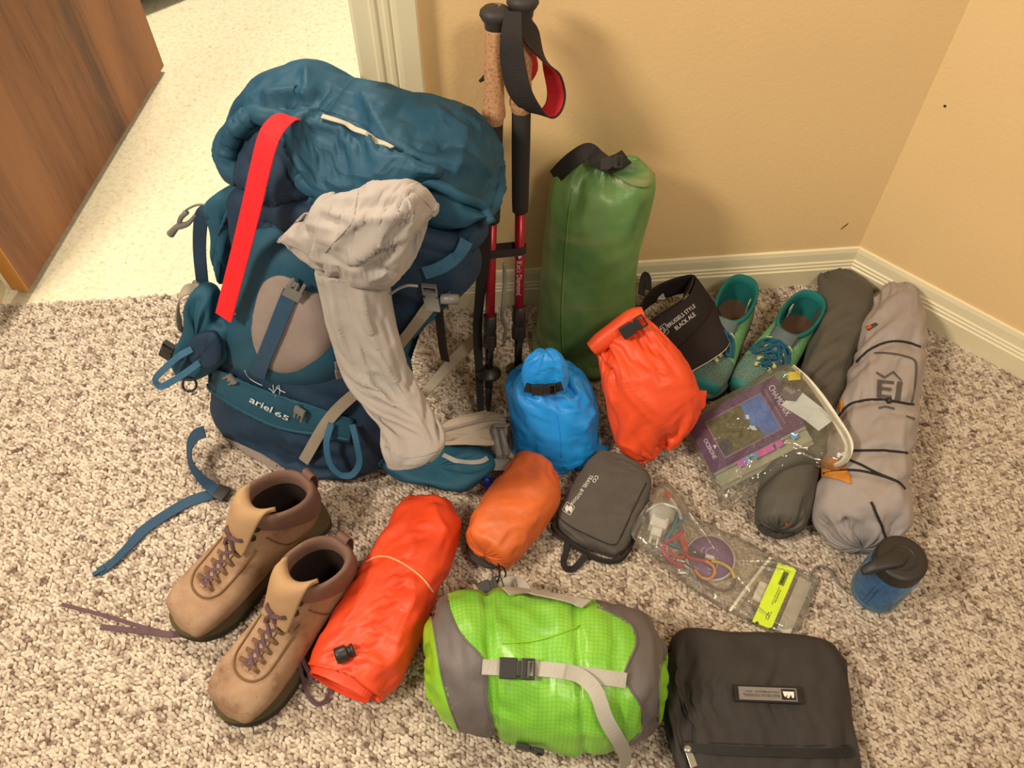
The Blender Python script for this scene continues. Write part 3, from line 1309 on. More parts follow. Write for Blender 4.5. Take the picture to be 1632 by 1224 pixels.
# ------------------------------------------------------------------ red-orange stuff sack
M_RED = fabric('red_orange_silnylon', (240, 82, 40), 0.45, 0.08, 0.10, 14, 0, spec=0.4)
n_ = nrm([-0.05, -0.77, 0.64])
pt = P(1023, 744, 0.014)
t_ = thing('stuff_sack', (*P(1055, 690)[:2], 0.004), 'red-orange roll-top stuff sack leaning back between the blue sack and the black visor', 'stuff sack')
st = [plane_st((1020, 738), (1096, 685), pt, n_, 0.012, 2.2), plane_st((1001, 730), (1112, 660), pt, n_, 0.030, 2.3), plane_st((980, 700), (1117, 630), pt, n_, 0.050, 2.3), plane_st((968, 650), (1106, 598), pt, n_, 0.060),
      plane_st((960, 612), (1086, 566), pt, n_, 0.056), plane_st((958, 585), (1064, 544), pt, n_, 0.044), plane_st((953, 566), (1044, 521), pt, n_, 0.028), plane_st((947, 556), (1026, 505), pt, n_, 0.014)]
G = loft(st, 90, 110, 0.004, 0.004)
G = crumple(G, 1.05, 1.02, goal=0.008, it=120, amp=0.009, wl=0.05, seed=21, gather=0.75)
for pl in ([(985, 572), (998, 600), (1020, 632), (1060, 665)], [(1000, 565), (1035, 585), (1075, 602)], [(975, 580), (972, 620), (985, 660)], [(990, 590), (1000, 625), (1030, 660), (1050, 680)], [(985, 705), (1010, 716), (1022, 735)]):
    G = fold(G, pl, 0.006, 6)
rb = grid_obj('sack_body', G, M_RED, t_)
S_r = Surf(rb)
rp_ = [PP(x, y, pt + n_ * 0.012, n_) for x, y in ((943, 556), (958, 544), (975, 531), (992, 518), (1010, 505), (1026, 499))]
G = tube_grid(rp_, np.array([0.013, 0.016, 0.016, 0.016, 0.015, 0.011]), 40, 30)
grid_obj('rolled_top', crumple(G, 1.06, 1.04, amp=0.004, wl=0.016, seed=3, goal=0.05), M_RED, t_)
xx = nrm(rp_[5] - rp_[2])
c = PP(1009, 520, pt + n_ * 0.034, n_)
buckle('clip', c, xx, np.cross(n_, xx), n_, 0.046, 0.022, M_BLACK, t_, 0.008)
V = [PP(1112, 622, pt, n_), PP(1126, 623, pt, n_), PP(1124, 648, pt, n_), PP(1112, 656, pt, n_)]
o = mesh_obj('corner_tab', V, [(0, 1, 2, 3)], M_RED, t_, False)
solidify(o, 0.003)

# ------------------------------------------------------------------ small orange stuff sack
M_ORANGE = fabric('orange_nylon', (222, 106, 48), 0.5, 0.14, 0.16, 20, 0, spec=0.5)
t_ = thing('stuff_sack', (*P(820, 820)[:2], 0.004), 'small orange cylindrical stuff sack lying beside the grey zip pouch', 'stuff sack')
st = [floor_st((818, 735), (888, 768), 0.088, 2.1), floor_st((797, 762), (893, 800), 0.100), floor_st((773, 793), (872, 832), 0.102), floor_st((753, 825), (848, 862), 0.100), floor_st((744, 852), (818, 896), 0.090)]
G = loft(st, 70, 90, 0.022, 0.014)
G = crumple(G, 1.03, 1.035, goal=0.010, it=90, amp=0.007, wl=0.045, seed=9, gather=0.3)
ob_ = grid_obj('sack_body', G, M_ORANGE, t_)
S_o = Surf(ob_)
out = [(744, 866), (756, 862), (776, 874), (792, 890), (798, 902), (784, 904), (764, 896), (750, 884)]
G = pillow(out, lambda x, y: P(x, y, 0.026), nrm([-0.4, -0.6, 0.5]), 0.012, 0.02, 50, 20)
grid_obj('mesh_end', crumple(G, 1.08, 1.06, amp=0.004, wl=0.015, seed=2), fabric('black_mesh', (52, 46, 42), 0.7, bump=0.6), t_)
tube('drawcord', [P(794, 897, .045), P(796, 910, .03), P(794, 924, .012), P(789, 930, .01)], 0.0016, M_CORD, t_, 24, 8)
tube('drawcord', [P(794, 897, .045), P(803, 906, .034), P(806, 914, .02), P(804, 924, .010)], 0.0016, M_CORD, t_, 24, 8)
G = lathe_grid([(0.002, 0), (0.0055, 0.001), (0.0065, 0.006), (0.0055, 0.014), (0.002, 0.016)], P(793, 927, 0.011), [-0.8, -0.5, 0.05], 14)
grid_obj('cord_lock', G, M_BLACK, t_)

# ------------------------------------------------------------------ dark grey zip pouch
M_POUCH = fabric('charcoal_fabric', (84, 76, 68), 0.85, 0.08, 0.25, 40, 1200, spec=0.2, k=1.15)
t_ = thing('zip_pouch', (*P(960, 805)[:2], 0.004), 'dark grey zip pouch with white printed logo and webbing loop', 'pouch')
out = [(958, 713), (985, 721), (1015, 738), (1036, 752), (1042, 768), (1034, 795), (1018, 832), (1004, 864), (993, 882), (976, 889), (950, 884), (922, 868), (898, 853), (881, 838), (881, 822), (898, 795), (922, 752), (942, 722)]


def pz(x, y):
    return P(x, y, 0.024 + 0.026 * np.clip((880 - y) / 160, 0, 1))


pn = nrm([0.0, -0.12, 1.0])
st = []
for L, R, z_, h_ in (((952, 722), (1022, 748), .026, .034), ((934, 740), (1036, 764), .020, .044), ((912, 774), (1034, 794), .014, .048), ((896, 802), (1022, 822), .009, .048), ((886, 824), (1010, 850), .006, .046), ((892, 842), (998, 874), .004, .042), ((908, 858), (984, 884), .004, .034)):
    st.append(floor_st(L, R, h_, 3.4, z_))
G = loft(st, 90, 110, 0.007, 0.006, pc=0.5)
G = crumple(G, 1.02, 1.02, goal=0.02, it=60, amp=0.005, wl=0.05, seed=4)
pb = grid_obj('pouch_body', G, M_POUCH, t_)
S_p = Surf(pb)
M_SEAM = fabric('dark_seam', (50, 44, 40), 0.9)
tube_on('rim_seam', S_p, [(888, 822), (905, 836), (935, 852), (972, 868), (982, 868), (992, 850), (1010, 810), (1030, 770)], 0.0013, M_SEAM, t_, 0.0002)
ribbon('zipper', [pz(x, y) + pn * -0.006 for x, y in ((880, 832), (883, 842), (900, 857), (924, 873), (952, 889), (977, 893), (995, 886), (1008, 864), (1021, 834), (1036, 797))], 0.010, [nrm([x, y, 0.25]) for x, y in ((-1, 0), (-.8, -.6), (-.6, -.8), (-.5, -.9), (-.3, -1), (.2, -1), (.8, -.7), (1, -.4), (1, -.3), (1, -.3))], M_SEAM, t_, 0.004, 60)
ribbon('webbing_loop', [P(x, y, z) for x, y, z in ((904, 862, .02), (902, 880, .012), (898, 895, .008), (902, 906, .008), (913, 907, .008), (924, 897, .010), (934, 884, .018))], 0.011, ZUP * 0.6 + np.array([-0.5, -0.5, 0]), M_BLACKWEB, t_, 0.002, 40)
# printing runs from lower left to upper right and is read from the far side
M_PRINT = plain('pouch_print', (214, 206, 190), 0.7)
fr = [(896, 813), (909, 821), (916, 808), (904, 800)]
for a, b in zip(fr, fr[1:] + fr[:1]):
    tube_on('logo_frame', S_p, [a, ((a[0] + b[0]) / 2, (a[1] + b[1]) / 2), b], 0.0006, M_PRINT, t_, 0.0006, 3, 6)
patch('logo_mark', S_p, [(903, 817), (900, 810), (904, 804), (907, 808), (909, 805), (913, 810), (910, 818), (907, 813)], M_PRINT, t_, 0.0008, 4, 0)
text_on('lettering', 'TRAVEL &', S_p, (941, 756), (924, 782), 6.0, M_PRINT, t_, 0.0008, 0.01)
text_on('lettering', 'OUTDOOR', S_p, (925, 783), (908, 803), 5.0, M_PRINT, t_, 0.0008, 0.01)
text_on('lettering', 'CO', S_p, (950, 757), (943, 767), 6.0, M_PRINT, t_, 0.0008, 0.015)

# ------------------------------------------------------------------ rolled red sleeping pad
M_PAD = fabric('red_pad_nylon', (230, 72, 34), 0.48, 0.10, 0.14, 16, 0, spec=0.4)
t_ = thing('sleeping_pad', (*P(615, 950)[:2], 0.004), 'red-orange sleeping pad rolled up with a rubber band and black valve', 'sleeping pad')
st = [floor_st((648, 797), (724, 812), 0.070, 2.6), floor_st((628, 822), (735, 835), 0.088, 2.6), floor_st((606, 860), (728, 872), 0.098, 2.7), floor_st((577, 908), (707, 925), 0.100, 2.8), floor_st((546, 962), (688, 975), 0.098, 3.0),
      floor_st((520, 1005), (667, 1025), 0.094, 3.1), floor_st((500, 1043), (640, 1075), 0.086, 3.1), floor_st((494, 1064), (606, 1112), 0.078, 3.0)]
G = loft(st, 110, 110, 0.010, -0.012, pc=0.9)
G = crumple(G, 1.05, 1.035, goal=0.007, it=120, amp=0.012, wl=0.06, seed=31, coarse=4, aniso=((-0.55, -0.8, 0.1), 2.0))
for pl in ([(640, 900), (625, 930), (600, 965), (575, 1020)], [(655, 905), (660, 950), (640, 1000), (628, 1050)], [(690, 800), (700, 830), (715, 850)], [(650, 840), (660, 870), (655, 895)], [(560, 1040), (590, 1050), (615, 1062)], [(605, 905), (575, 960), (545, 1000)]):
    G = fold(G, pl, 0.007, 6)
sp = grid_obj('pad_roll', G, M_PAD, t_)
S_pad = Surf(sp)
# spiral of the rolled layers on the near end
e0, e1 = P(497, 1062, 0.042), P(600, 1110, 0.042)
ec, eu = (e0 + e1) / 2, (e1 - e0) / 2
en = nrm(np.cross(eu, ZUP))
if en @ (CAM - ec) < 0:
    en = -en
for k, (ra, rb_) in enumerate(((0.90, 0.80), (0.66, 0.55), (0.40, 0.30))):
    ph = np.linspace(0.3 + k, 2 * math.pi - 0.4 + k, 26)
    w1 = 1 + 0.05 * np.sin(ph * 3 + k)
    pts = [ec + eu * ra * math.cos(a) * w + ZUP * 0.040 * rb_ * math.sin(a) * w + en * (0.004 - 0.004 * k) for a, w in zip(ph, w1)]
    ribbon('rolled_layer', pts, 0.016, [nrm(ec - q + 1e-4) for q in pts], M_PAD, t_, 0.003, 50)
tube_on('rubber_band', S_pad, [(583, 896), (600, 888), (618, 888), (640, 897), (660, 910), (677, 926), (690, 945)], 0.0016, plain('rubber', (232, 160, 110), 0.6), t_, 0.0012)
c, nn = S_pad.px(549, 1040, 0.004)
ax = nrm(P(563, 1036, .09) - P(538, 1046, .09))
G = lathe_grid([(0.003, -0.001), (0.0115, 0), (0.0122, 0.003), (0.0122, 0.016), (0.0115, 0.0175), (0.008, 0.018), (0.0075, 0.023), (0.010, 0.0235), (0.010, 0.028), (0.003, 0.0285)], c - ax * 0.011 + nn * 0.006, ax, 24)
grid_obj('valve', G, M_BLACK, t_)

# ------------------------------------------------------------------ green compression sack
t_ = thing('compression_sack', (*P(870, 1075)[:2], 0.004), 'lime green compression sack with grey ends and a buckled grey strap', 'compression sack')
st = [floor_st((690, 985), (692, 1122), 0.150, 2.0), floor_st((700, 966), (706, 1142), 0.178, 2.1), floor_st((722, 951), (738, 1163), 0.192, 2.2), floor_st((775, 945), (792, 1172), 0.196, 2.2), floor_st((865, 954), (860, 1192), 0.196, 2.2), floor_st((935, 964), (930, 1202), 0.196, 2.2), floor_st((990, 972), (990, 1192), 0.190, 2.2), floor_st((1028, 990), (1030, 1172), 0.175, 2.1), floor_st((1046, 1020), (1050, 1150), 0.145, 2.0)]
G = loft(st, 150, 150, 0.026, 0.016, pc=0.7)
G = crumple(G, 1.03, 1.045, goal=0.010, it=90, amp=0.009, wl=0.06, seed=14, coarse=4, aniso=((0, 1, 0), 2.0))
# deep quilting folds along the middle panel
nG = grid_normals(G)
px_ = proj(G.reshape(-1, 3)).reshape(G.shape[0], G.shape[1], 2)
for x0, wd, dp in ((783, 8, 0.007), (925, 8, 0.006), (985, 10, 0.004), (858, 20, 0.003)):
    prof_ = np.exp(-((px_[..., 0] - x0 - 0.06 * (px_[..., 1] - 1075)) / wd) ** 2)
    G = G - nG * (prof_ * dp)[..., None]


def rip_mat(name, c0, c1):
    m = NT(name)
    uv = m.n('ShaderNodeTexCoord')
    g = m.n('ShaderNodeNewGeometry')
    n1 = m.noise(g.outputs['Position'], 16, 4)
    rp = m.ramp(n1.outputs['Fac'], [(0.3, alb(c0)), (0.7, alb(c1))])
    sx = m.n('ShaderNodeSeparateXYZ')
    m.l(uv.outputs['UV'], sx.inputs[0])
    outs = []
    for k in (0, 1):
        f = m.n('ShaderNodeMath', operation='MULTIPLY')
        f.inputs[1].default_value = 1 / 0.0065
        m.l(sx.outputs[k], f.inputs[0])
        fr_ = m.n('ShaderNodeMath', operation='FRACT')
        m.l(f.outputs[0], fr_.inputs[0])
        gt = m.n('ShaderNodeMath', operation='LESS_THAN')
        gt.inputs[1].default_value = 0.22
        m.l(fr_.outputs[0], gt.inputs[0])
        outs.append(gt)
    mxx = m.n('ShaderNodeMath', operation='MAXIMUM')
    m.l(outs[0].outputs[0], mxx.inputs[0])
    m.l(outs[1].outputs[0], mxx.inputs[1])
    sc_ = m.n('ShaderNodeMath', operation='MULTIPLY')
    sc_.inputs[1].default_value = 0.34
    m.l(mxx.outputs[0], sc_.inputs[0])
    mx = m.n('ShaderNodeMixRGB')
    m.l(sc_.outputs[0], mx.inputs[0])
    m.l(rp.outputs[0], mx.inputs[1])
    mx.inputs[2].default_value = tuple(np.array(alb(c0)) * 0.62) + (1,)
    m.l(mx.outputs[0], m.b.inputs['Base Color'])
    m.b.inputs['Roughness'].default_value = 0.36
    m.b.inputs['Specular IOR Level'].default_value = 0.5
    n3 = m.noise(g.outputs['Position'], 60, 4, 0.6, 0.5)
    m.bump(n3.outputs['Fac'], 0.16, 0.004)
    return m.m


M_LIME = rip_mat('lime_ripstop', (108, 172, 42), (140, 196, 66))
M_LIME2 = fabric('lime_nylon', (132, 186, 38), 0.4, 0.08, 0.1, 14, 0)
M_GREYN = fabric('grey_nylon', (104, 94, 88), 0.5, 0.08, 0.15, 30, 0)
o = grid_obj('tmp', G, M_LIME, t_)
yl = [930, 974, 1012, 1054, 1114, 1170, 1220]
lb0 = np.interp
def gclass(c, q):
    x, y = q
    a = np.interp(y, [950, 990, 1080, 1163, 1200], [684, 690, 705, 730, 745])
    b = np.interp(y, [940, 974, 1012, 1040, 1054, 1080, 1114, 1175], [712, 717, 735, 762, 771, 776, 776, 792])
    d = np.interp(y, [960, 967, 998, 1026, 1060, 1077, 1100, 1128, 1165, 1190], [950, 958, 1008, 1014, 1000, 994, 1006, 1022, 1022, 995])
    e = np.interp(y, [1000, 1046, 1058, 1165, 1180], [1075, 1062, 1052, 1049, 1075])
    return 0 if x < a else 1 if x < b else 2 if x < d else 3 if x < e else 4
R_ = split_obj(o, gclass, {0: ('end_cap', M_LIME2), 1: ('grey_panel', M_GREYN), 2: ('middle_panel', M_LIME), 3: ('grey_panel', M_GREYN), 4: ('end_cap', M_LIME2)})
S_g = Surf(*R_.values())
for sm_ in ([(686, 970), (690, 990), (697, 1035), (705, 1080), (717, 1125), (730, 1160)], [(714, 958), (717, 974), (735, 1012), (762, 1040), (771, 1054), (776, 1080), (776, 1114), (784, 1150), (790, 1168)],
            [(952, 968), (980, 980), (1008, 998), (1014, 1026), (1000, 1060), (995, 1077), (1006, 1100), (1022, 1128), (1022, 1165), (1004, 1182)], [(1060, 1050), (1053, 1060), (1050, 1110), (1049, 1160)]):
    tube_on('panel_seam', S_g, sm_, 0.0016, M_GREYN, t_, 0.0004, 6)
M_LGREYWEB = fabric('light_grey_webbing', (176, 166, 148), 0.7, 0.04, 0.2, 60, 1400)
strap_on('strap', S_g, [(768, 1062), (800, 1065), (850, 1066), (900, 1070), (950, 1078), (996, 1084)], 0.020, M_LGREYWEB, t_, 0.004, 0.002, smooth_n=14)
c, nn = S_g.px(825, 1066, 0.004)
xx = nrm(S_g.px(848, 1066)[0] - S_g.px(804, 1064)[0])
buckle('buckle', c, xx, np.cross(nn, xx), nn, 0.048, 0.028, M_BLACK, t_, 0.009)
p, nn = S_g.path(dense([(905, 1070), (930, 1076), (946, 1092), (953, 1115), (962, 1140), (976, 1165), (990, 1192)], 5), 0.012)
for _ in range(20):
    p[1:-1] = (p[:-2] + 2 * p[1:-1] + p[2:]) / 4
    nn[1:-1] = (nn[:-2] + 2 * nn[1:-1] + nn[2:]) / 4
p = np.vstack([p, P(996, 1224, 0.02)])
nn = np.vstack([nn, nn[-1]])
ribbon('strap_tail', p, 0.020, nn, M_LGREYWEB, t_, 0.0018, n=0)
strap_on('strap', S_g, [(806, 948), (830, 946), (860, 952), (895, 958), (935, 968)], 0.02, M_LGREYWEB, t_, 0.006, 0.002, smooth_n=8)
ribbon('strap_tail', [P(840, 950, .10), P(830, 933, .085), P(812, 928, .06), P(800, 938, .06), P(790, 948, .08)], 0.02, nrm([0, -0.5, 0.8]), M_LGREYWEB, t_, 0.002, 30)
buckle('buckle', P(782, 934, 0.10), [1, 0.35, 0.2], [-.3, .9, .2], [0, -0.3, 0.9], 0.04, 0.022, M_BLACK, t_, 0.007)
c, nn = S_g.px(845, 1186, 0.003)
buckle('buckle', c, [1, -0.25, -0.1], np.cross(nn, [1, -.25, -.1]), nn, 0.04, 0.02, M_BLACK, t_, 0.007)
tube_on('stitch_line', S_g, [(801, 1025), (840, 1023), (880, 1014), (924, 998)], 0.0016, M_LIME2, t_, 0.0006)

# ------------------------------------------------------------------ black pouch with sewn label
M_BLKPOUCH = fabric('black_brown_fabric', (60, 54, 50), 0.8, 0.08, 0.2, 30, 1300, spec=0.3)
t_ = thing('zip_pouch', (*P(1205, 1120)[:2], 0.004), 'large black fabric pouch with a small grey sewn label and zipper', 'pouch')
st = [floor_st((1062, 1152), (1066, 1034), 0.040, 2.4), floor_st((1072, 1200), (1074, 1012), 0.056, 2.8), floor_st((1098, 1282), (1092, 1003), 0.062, 3.2), floor_st((1150, 1292), (1150, 1008), 0.066, 3.2), floor_st((1220, 1292), (1222, 1010), 0.068, 3.2), floor_st((1290, 1290), (1286, 1015), 0.066, 3.2), floor_st((1346, 1285), (1322, 1027), 0.058, 3.0), floor_st((1368, 1270), (1338, 1050), 0.042, 2.4)]
G = loft(st, 110, 130, 0.008, 0.008)
G = crumple(G, 1.03, 1.03, goal=0.010, it=90, amp=0.011, wl=0.08, seed=6, coarse=5)
bp = grid_obj('pouch_body', G, M_BLKPOUCH, t_)
S_bp = Surf(bp)
M_BLK2 = fabric('black_tape', (30, 27, 26), 0.6, bump=0.3)
strap_on('zipper', S_bp, [(1088, 1191), (1140, 1196), (1200, 1199), (1260, 1201), (1320, 1201), (1356, 1199)], 0.013, M_BLK2, t_, 0.0035, 0.003, smooth_n=10)
tube_on('zip_seam', S_bp, [(1075, 1180), (1140, 1184), (1240, 1188), (1353, 1188)], 0.0009, M_SEAM, t_, 0.0004)
p0, nn = S_bp.px(1104, 1197, 0.008)
box('zip_pull', p0 + np.array([0.004, -0.012, 0.001]), [0.005, 0.002, 0], [-0.003, 0.012, 0], [0, 0, 0.0012], plain('zip_metal', (170, 160, 145), 0.35, 0.8), t_, 0.0008)
G = lathe_grid([(0.004, 0), (0.006, 0.001), (0.006, 0.005), (0.003, 0.006)], p0, ZUP, 16)
grid_obj('zip_slider', G, plain('zip_metal', (170, 160, 145), 0.35, 0.8), t_)
lq = [S_bp.px(*q)[0] for q in ((1168, 1093), (1274, 1097), (1276, 1124), (1171, 1120))]
lcen = sum(lq) / 4
lx = nrm((lq[1] + lq[2]) - (lq[0] + lq[3]))
ly = (lq[2] + lq[3]) - (lq[0] + lq[1])
ly = nrm(ly - lx * (ly @ lx))
ln_ = np.cross(lx, ly)
ln_ = -ln_ if ln_[2] < 0 else ln_
lhx, lhy = np.linalg.norm(lq[1] - lq[0]) / 2, np.linalg.norm(lq[3] - lq[0]) / 2
lof = max((S_bp.cast(lcen + lx * a * lhx + ly * b * lhy + ln_ * .1, -ln_)[0] - lcen) @ ln_ for a in np.linspace(-1, 1, 25) for b in np.linspace(-1, 1, 9))


def lab(u, v, h=0.0):
    return lcen + lx * (u * 2 - 1) * lhx + ly * (v * 2 - 1) * lhy + ln_ * (lof + 0.0012 + h)


lb = box('label', lab(.5, .5, -.002), lx * lhx, ly * lhy, ln_ * .002, M_BLK2, t_)
M_LBLG = plain('label_grey', (128, 118, 108), 0.8)


def lquad(name, a, b, c, d, mat, h):
    o = mesh_obj(name, [lab(a, b, h), lab(c, b, h), lab(c, d, h), lab(a, d, h)], [(0, 1, 2, 3)], mat, lb, False)
    if np.array(o.data.polygons[0].normal) @ ln_ < 0:
        o.data.flip_normals()
    return o


lquad('label_field', .065, .13, .93, .90, M_LBLG, .0005)
lquad('logo_field', .70, .20, .91, .83, M_BLK2, .0009)
zz = [(.72, .34), (.89, .34), (.88, .70), (.85, .72), (.84, .52), (.80, .74), (.775, .72), (.79, .50), (.755, .68), (.735, .60)]
o = mesh_obj('logo_mark', [lab(u, v, .0013) for u, v in zz], [tuple(range(len(zz)))], M_WHITE, lb, False)
if np.array(o.data.polygons[0].normal) @ ln_ < 0:
    o.data.flip_normals()
M_LBLTXT = plain('label_letters', (74, 66, 60), 0.8)
text_quad('lettering', 'RECREATIONAL', lab(.665, .54, .0011), lab(.12, .54, .0011), lab(.665, .70, .0011), M_LBLTXT, lb, 0.01, 1.1)
text_quad('lettering', 'EQUIPMENT, INC.', lab(.665, .32, .0011), lab(.14, .32, .0011), lab(.665, .46, .0011), M_LBLTXT, lb, 0.01, 1.1)

# ------------------------------------------------------------------ long dark grey bag
M_DGREY = fabric('olive_grey_nylon', (84, 78, 68), 0.6, 0.08, 0.15, 25, 900)
t_ = thing('tent_pole_bag', (*P(1285, 650)[:2], 0.004), 'long dark grey drawstring bag lying beside the light grey tent bag', 'bag')
st = [floor_st((1306, 441), (1372, 452), 0.050, 2.2), floor_st((1303, 462), (1389, 470), 0.076), floor_st((1299, 500), (1386, 505), 0.088), floor_st((1288, 550), (1370, 552), 0.090), floor_st((1268, 612), (1350, 612), 0.088), floor_st((1247, 675), (1328, 675), 0.088), floor_st((1225, 738), (1306, 742), 0.088), floor_st((1206, 795), (1293, 805), 0.086), floor_st((1206, 822), (1283, 832), 0.074)]
G = loft(st, 130, 80, 0.012, 0.020)
G = crumple(G, 1.04, 1.02, goal=0.010, it=100, amp=0.007, wl=0.05, seed=17, gather=0.6, aniso=((0.3, 0.9, 0), 2.5))
o = grid_obj('bag_body', G, M_DGREY, t_)
S_d = Surf(o)
G = pillow([(1206, 832), (1222, 838), (1245, 843), (1262, 838), (1268, 848), (1246, 855), (1225, 850), (1210, 842)], lambda x, y: P(x, y, 0.03), nrm([-0.2, -0.8, 0.5]), 0.012, 0.012, 40, 16)
grid_obj('gathered_mouth', crumple(G, 1.1, 1.08, amp=0.005, wl=0.012, seed=1), fabric('black_mesh', (52, 46, 42)), t_)
G = lathe_grid([(0.001, 0), (0.004, 0.001), (0.005, 0.004), (0.003, 0.008), (0.001, 0.0085)], P(1252, 832, 0.055), [0.2, -0.7, 0.6], 12)
grid_obj('cord_lock', G, plain('orange_plastic', (206, 72, 26), 0.4), t_)

# ------------------------------------------------------------------ light grey tent bag
M_TENT = fabric('light_grey_polyester', (160, 146, 136), 0.7, 0.06, 0.2, 20, 900)
t_ = thing('tent_bag', (*P(1385, 660)[:2], 0.004), 'light grey rolled tent bag tied with black cords and printed emblem', 'bag')
st = [floor_st((1400, 470), (1446, 472), 0.070, 2.2), floor_st((1388, 484), (1462, 490), 0.092), floor_st((1372, 525), (1474, 528), 0.110), floor_st((1358, 575), (1471, 580), 0.116), floor_st((1340, 630), (1464, 636), 0.114), floor_st((1324, 680), (1460, 690), 0.112), floor_st((1310, 735), (1452, 745), 0.112), floor_st((1297, 792), (1450, 800), 0.112), floor_st((1297, 822), (1450, 838), 0.104), floor_st((1318, 846), (1432, 858), 0.084)]
G = loft(st, 150, 110, 0.012, 0.020)
G = crumple(G, 1.06, 1.035, goal=0.007, it=130, amp=0.012, wl=0.06, seed=23, gather=0.5, coarse=4, aniso=((0.3, 0.9, 0), 2.0))
nG = grid_normals(G)
px_ = proj(G.reshape(-1, 3)).reshape(G.shape[0], G.shape[1], 2)
CORDS = [[(1366, 577), (1385, 558), (1408, 547), (1430, 544), (1450, 547), (1466, 553)],
         [(1334, 668), (1350, 648), (1372, 639), (1400, 637), (1420, 639), (1455, 645)],
         [(1352, 719), (1380, 718), (1410, 718), (1445, 722)],
         [(1304, 758), (1325, 752), (1348, 749), (1380, 752), (1410, 760), (1430, 768)],
         [(1345, 730), (1370, 740), (1400, 755), (1430, 768), (1442, 780)]]
for cp in CORDS[:4]:
    xs, ys = [q[0] for q in cp], [q[1] for q in cp]
    yy = np.interp(px_[..., 0], xs, ys)
    G = G - nG * (np.exp(-((px_[..., 1] - yy) / 9.0) ** 2) * 0.006)[..., None]
for pl in ([(1390, 560), (1388, 600), (1392, 640)], [(1372, 600), (1366, 640), (1356, 690)], [(1410, 650), (1400, 680), (1420, 655)], [(1440, 660), (1436, 700), (1440, 740)], [(1360, 775), (1385, 800), (1408, 830)], [(1330, 830), (1360, 822), (1380, 836)], [(1412, 790), (1425, 775), (1440, 800)]):
    G = fold(G, pl, 0.007, 6)
G = fold(G, [(1345, 825), (1352, 842), (1362, 852)], -0.015, 6)
o = grid_obj('bag_body', G, M_TENT, t_)
S_t = Surf(o)
for cp in CORDS:
    tube_on('cord', S_t, cp, 0.0021, M_CORD, t_, 0.0014, 6)
tube_on('cord', S_t, [(1388, 800), (1402, 830), (1408, 848), (1412, 858)], 0.0021, M_CORD, t_, 0.0014, 6)
G = lathe_grid([(0.001, -0.005), (0.005, -0.003), (0.0058, 0), (0.005, 0.003), (0.001, 0.005)], S_t.px(1418, 641, 0.004)[0], [1, 0.1, 0], 12)
grid_obj('cord_lock', G, M_BLACK, t_)
M_ORN = fabric('orange_lining', (206, 130, 50), 0.6)
patch('orange_lining', S_t, [(1305, 742), (1312, 730), (1328, 728), (1346, 738), (1356, 760), (1358, 773), (1336, 765), (1306, 759)], M_ORN, t_, 0.003, 6, 0.001)
patch('orange_lining', S_t, [(1336, 648), (1342, 634), (1345, 648), (1340, 660)], M_ORN, t_, 0.003, 5, 0.001)
M_TPRINT = plain('dark_grey_print', (84, 76, 70), 0.7)
# emblem: frame, mountain line and two letters
fr = [(1393, 563), (1420, 564), (1448, 570), (1459, 576), (1459, 600), (1456, 625), (1452, 645)]
strap_on('emblem_frame', S_t, fr, 0.0042, M_TPRINT, t_, 0.0016, 0.0006, smooth_n=2)
strap_on('emblem_frame', S_t, [(1400, 651), (1412, 649), (1425, 652)], 0.0042, M_TPRINT, t_, 0.0016, 0.0006, smooth_n=1)
strap_on('emblem_frame', S_t, [(1444, 664), (1450, 666), (1457, 668)], 0.0046, M_TPRINT, t_, 0.0016, 0.0006, smooth_n=1)
for sg in ([(1396, 594), (1409, 602)], [(1409, 602), (1423, 593)], [(1423, 593), (1437, 608)]):
    patch('mountain_mark', S_t, [(sg[0][0], sg[0][1] - 2), (sg[1][0], sg[1][1] - 2), (sg[1][0], sg[1][1] + 2), (sg[0][0], sg[0][1] + 2)], M_TPRINT, t_, 0.0016, 8, 0)
for k, pl in enumerate([[(1398, 605), (1405, 606), (1403, 634), (1397, 634)], [(1405, 606), (1424, 608), (1424, 613), (1405, 611)], [(1404, 617), (1420, 619), (1420, 624), (1404, 622)], [(1403, 629), (1421, 631), (1421, 636), (1403, 634)], [(1430, 608), (1438, 610), (1434, 640), (1425, 638)]]):
    patch('emblem_letter', S_t, pl, M_TPRINT, t_, 0.0016, 8, 0)
patch('care_tag', S_t, [(1379, 522), (1396, 515), (1400, 518), (1384, 528)], plain('tag_dark', (70, 60, 54), 0.8), t_, 0.002, 6, 0.001)
patch('care_tag', S_t, [(1380, 523), (1388, 519), (1390, 523), (1383, 526)], plain('tag_orange', (214, 80, 26), 0.8), t_, 0.003, 4, 0.0006)


def puff(name, surf, outline, mat, parent, th=0.01, off=0.0, nu=90, nv=16, p=4.0, cr=None, sm=3):
    """padded panel on a surface: closed to it along the outline, th thick in the middle"""
    O_ = curve(np.array(outline, float), nu, closed=True)
    c = O_.mean(0)
    rows = []
    for k in range(nv + 1):
        f = max(k / nv, 0.01)
        row = []
        for q in O_:
            x = c + (q - c) * f
            pt_, nn_ = surf.px(x[0], x[1])
            row.append(pt_ + nn_ * (off + th * max(0.0, 1 - f ** p) - (0.002 if k == nv else 0)))
        rows.append(row)
    G_ = np.array(rows)
    for _ in range(sm):
        G_[1:-1] = (G_[:-2] + G_[2:] + np.roll(G_[1:-1], 1, 1) + np.roll(G_[1:-1], -1, 1)) / 4
    if cr:
        G_ = crumple(G_, **cr)
    return grid_obj(name, G_, mat, parent, True, True, False)


# =================================================================== backpack
KO = P(440, 742, 0.012)
KU = nrm([0.396, 0.137, 0.908])
KR = np.array([0.849, -0.432, -0.304])
KR = nrm(KR - KU * (KR @ KU))
KN = np.cross(KR, KU)
if KN[1] > 0:
    KN = -KN
KR0, KB0 = np.array([0.930, -0.366, 0]), np.array([0.366, 0.930, 0])


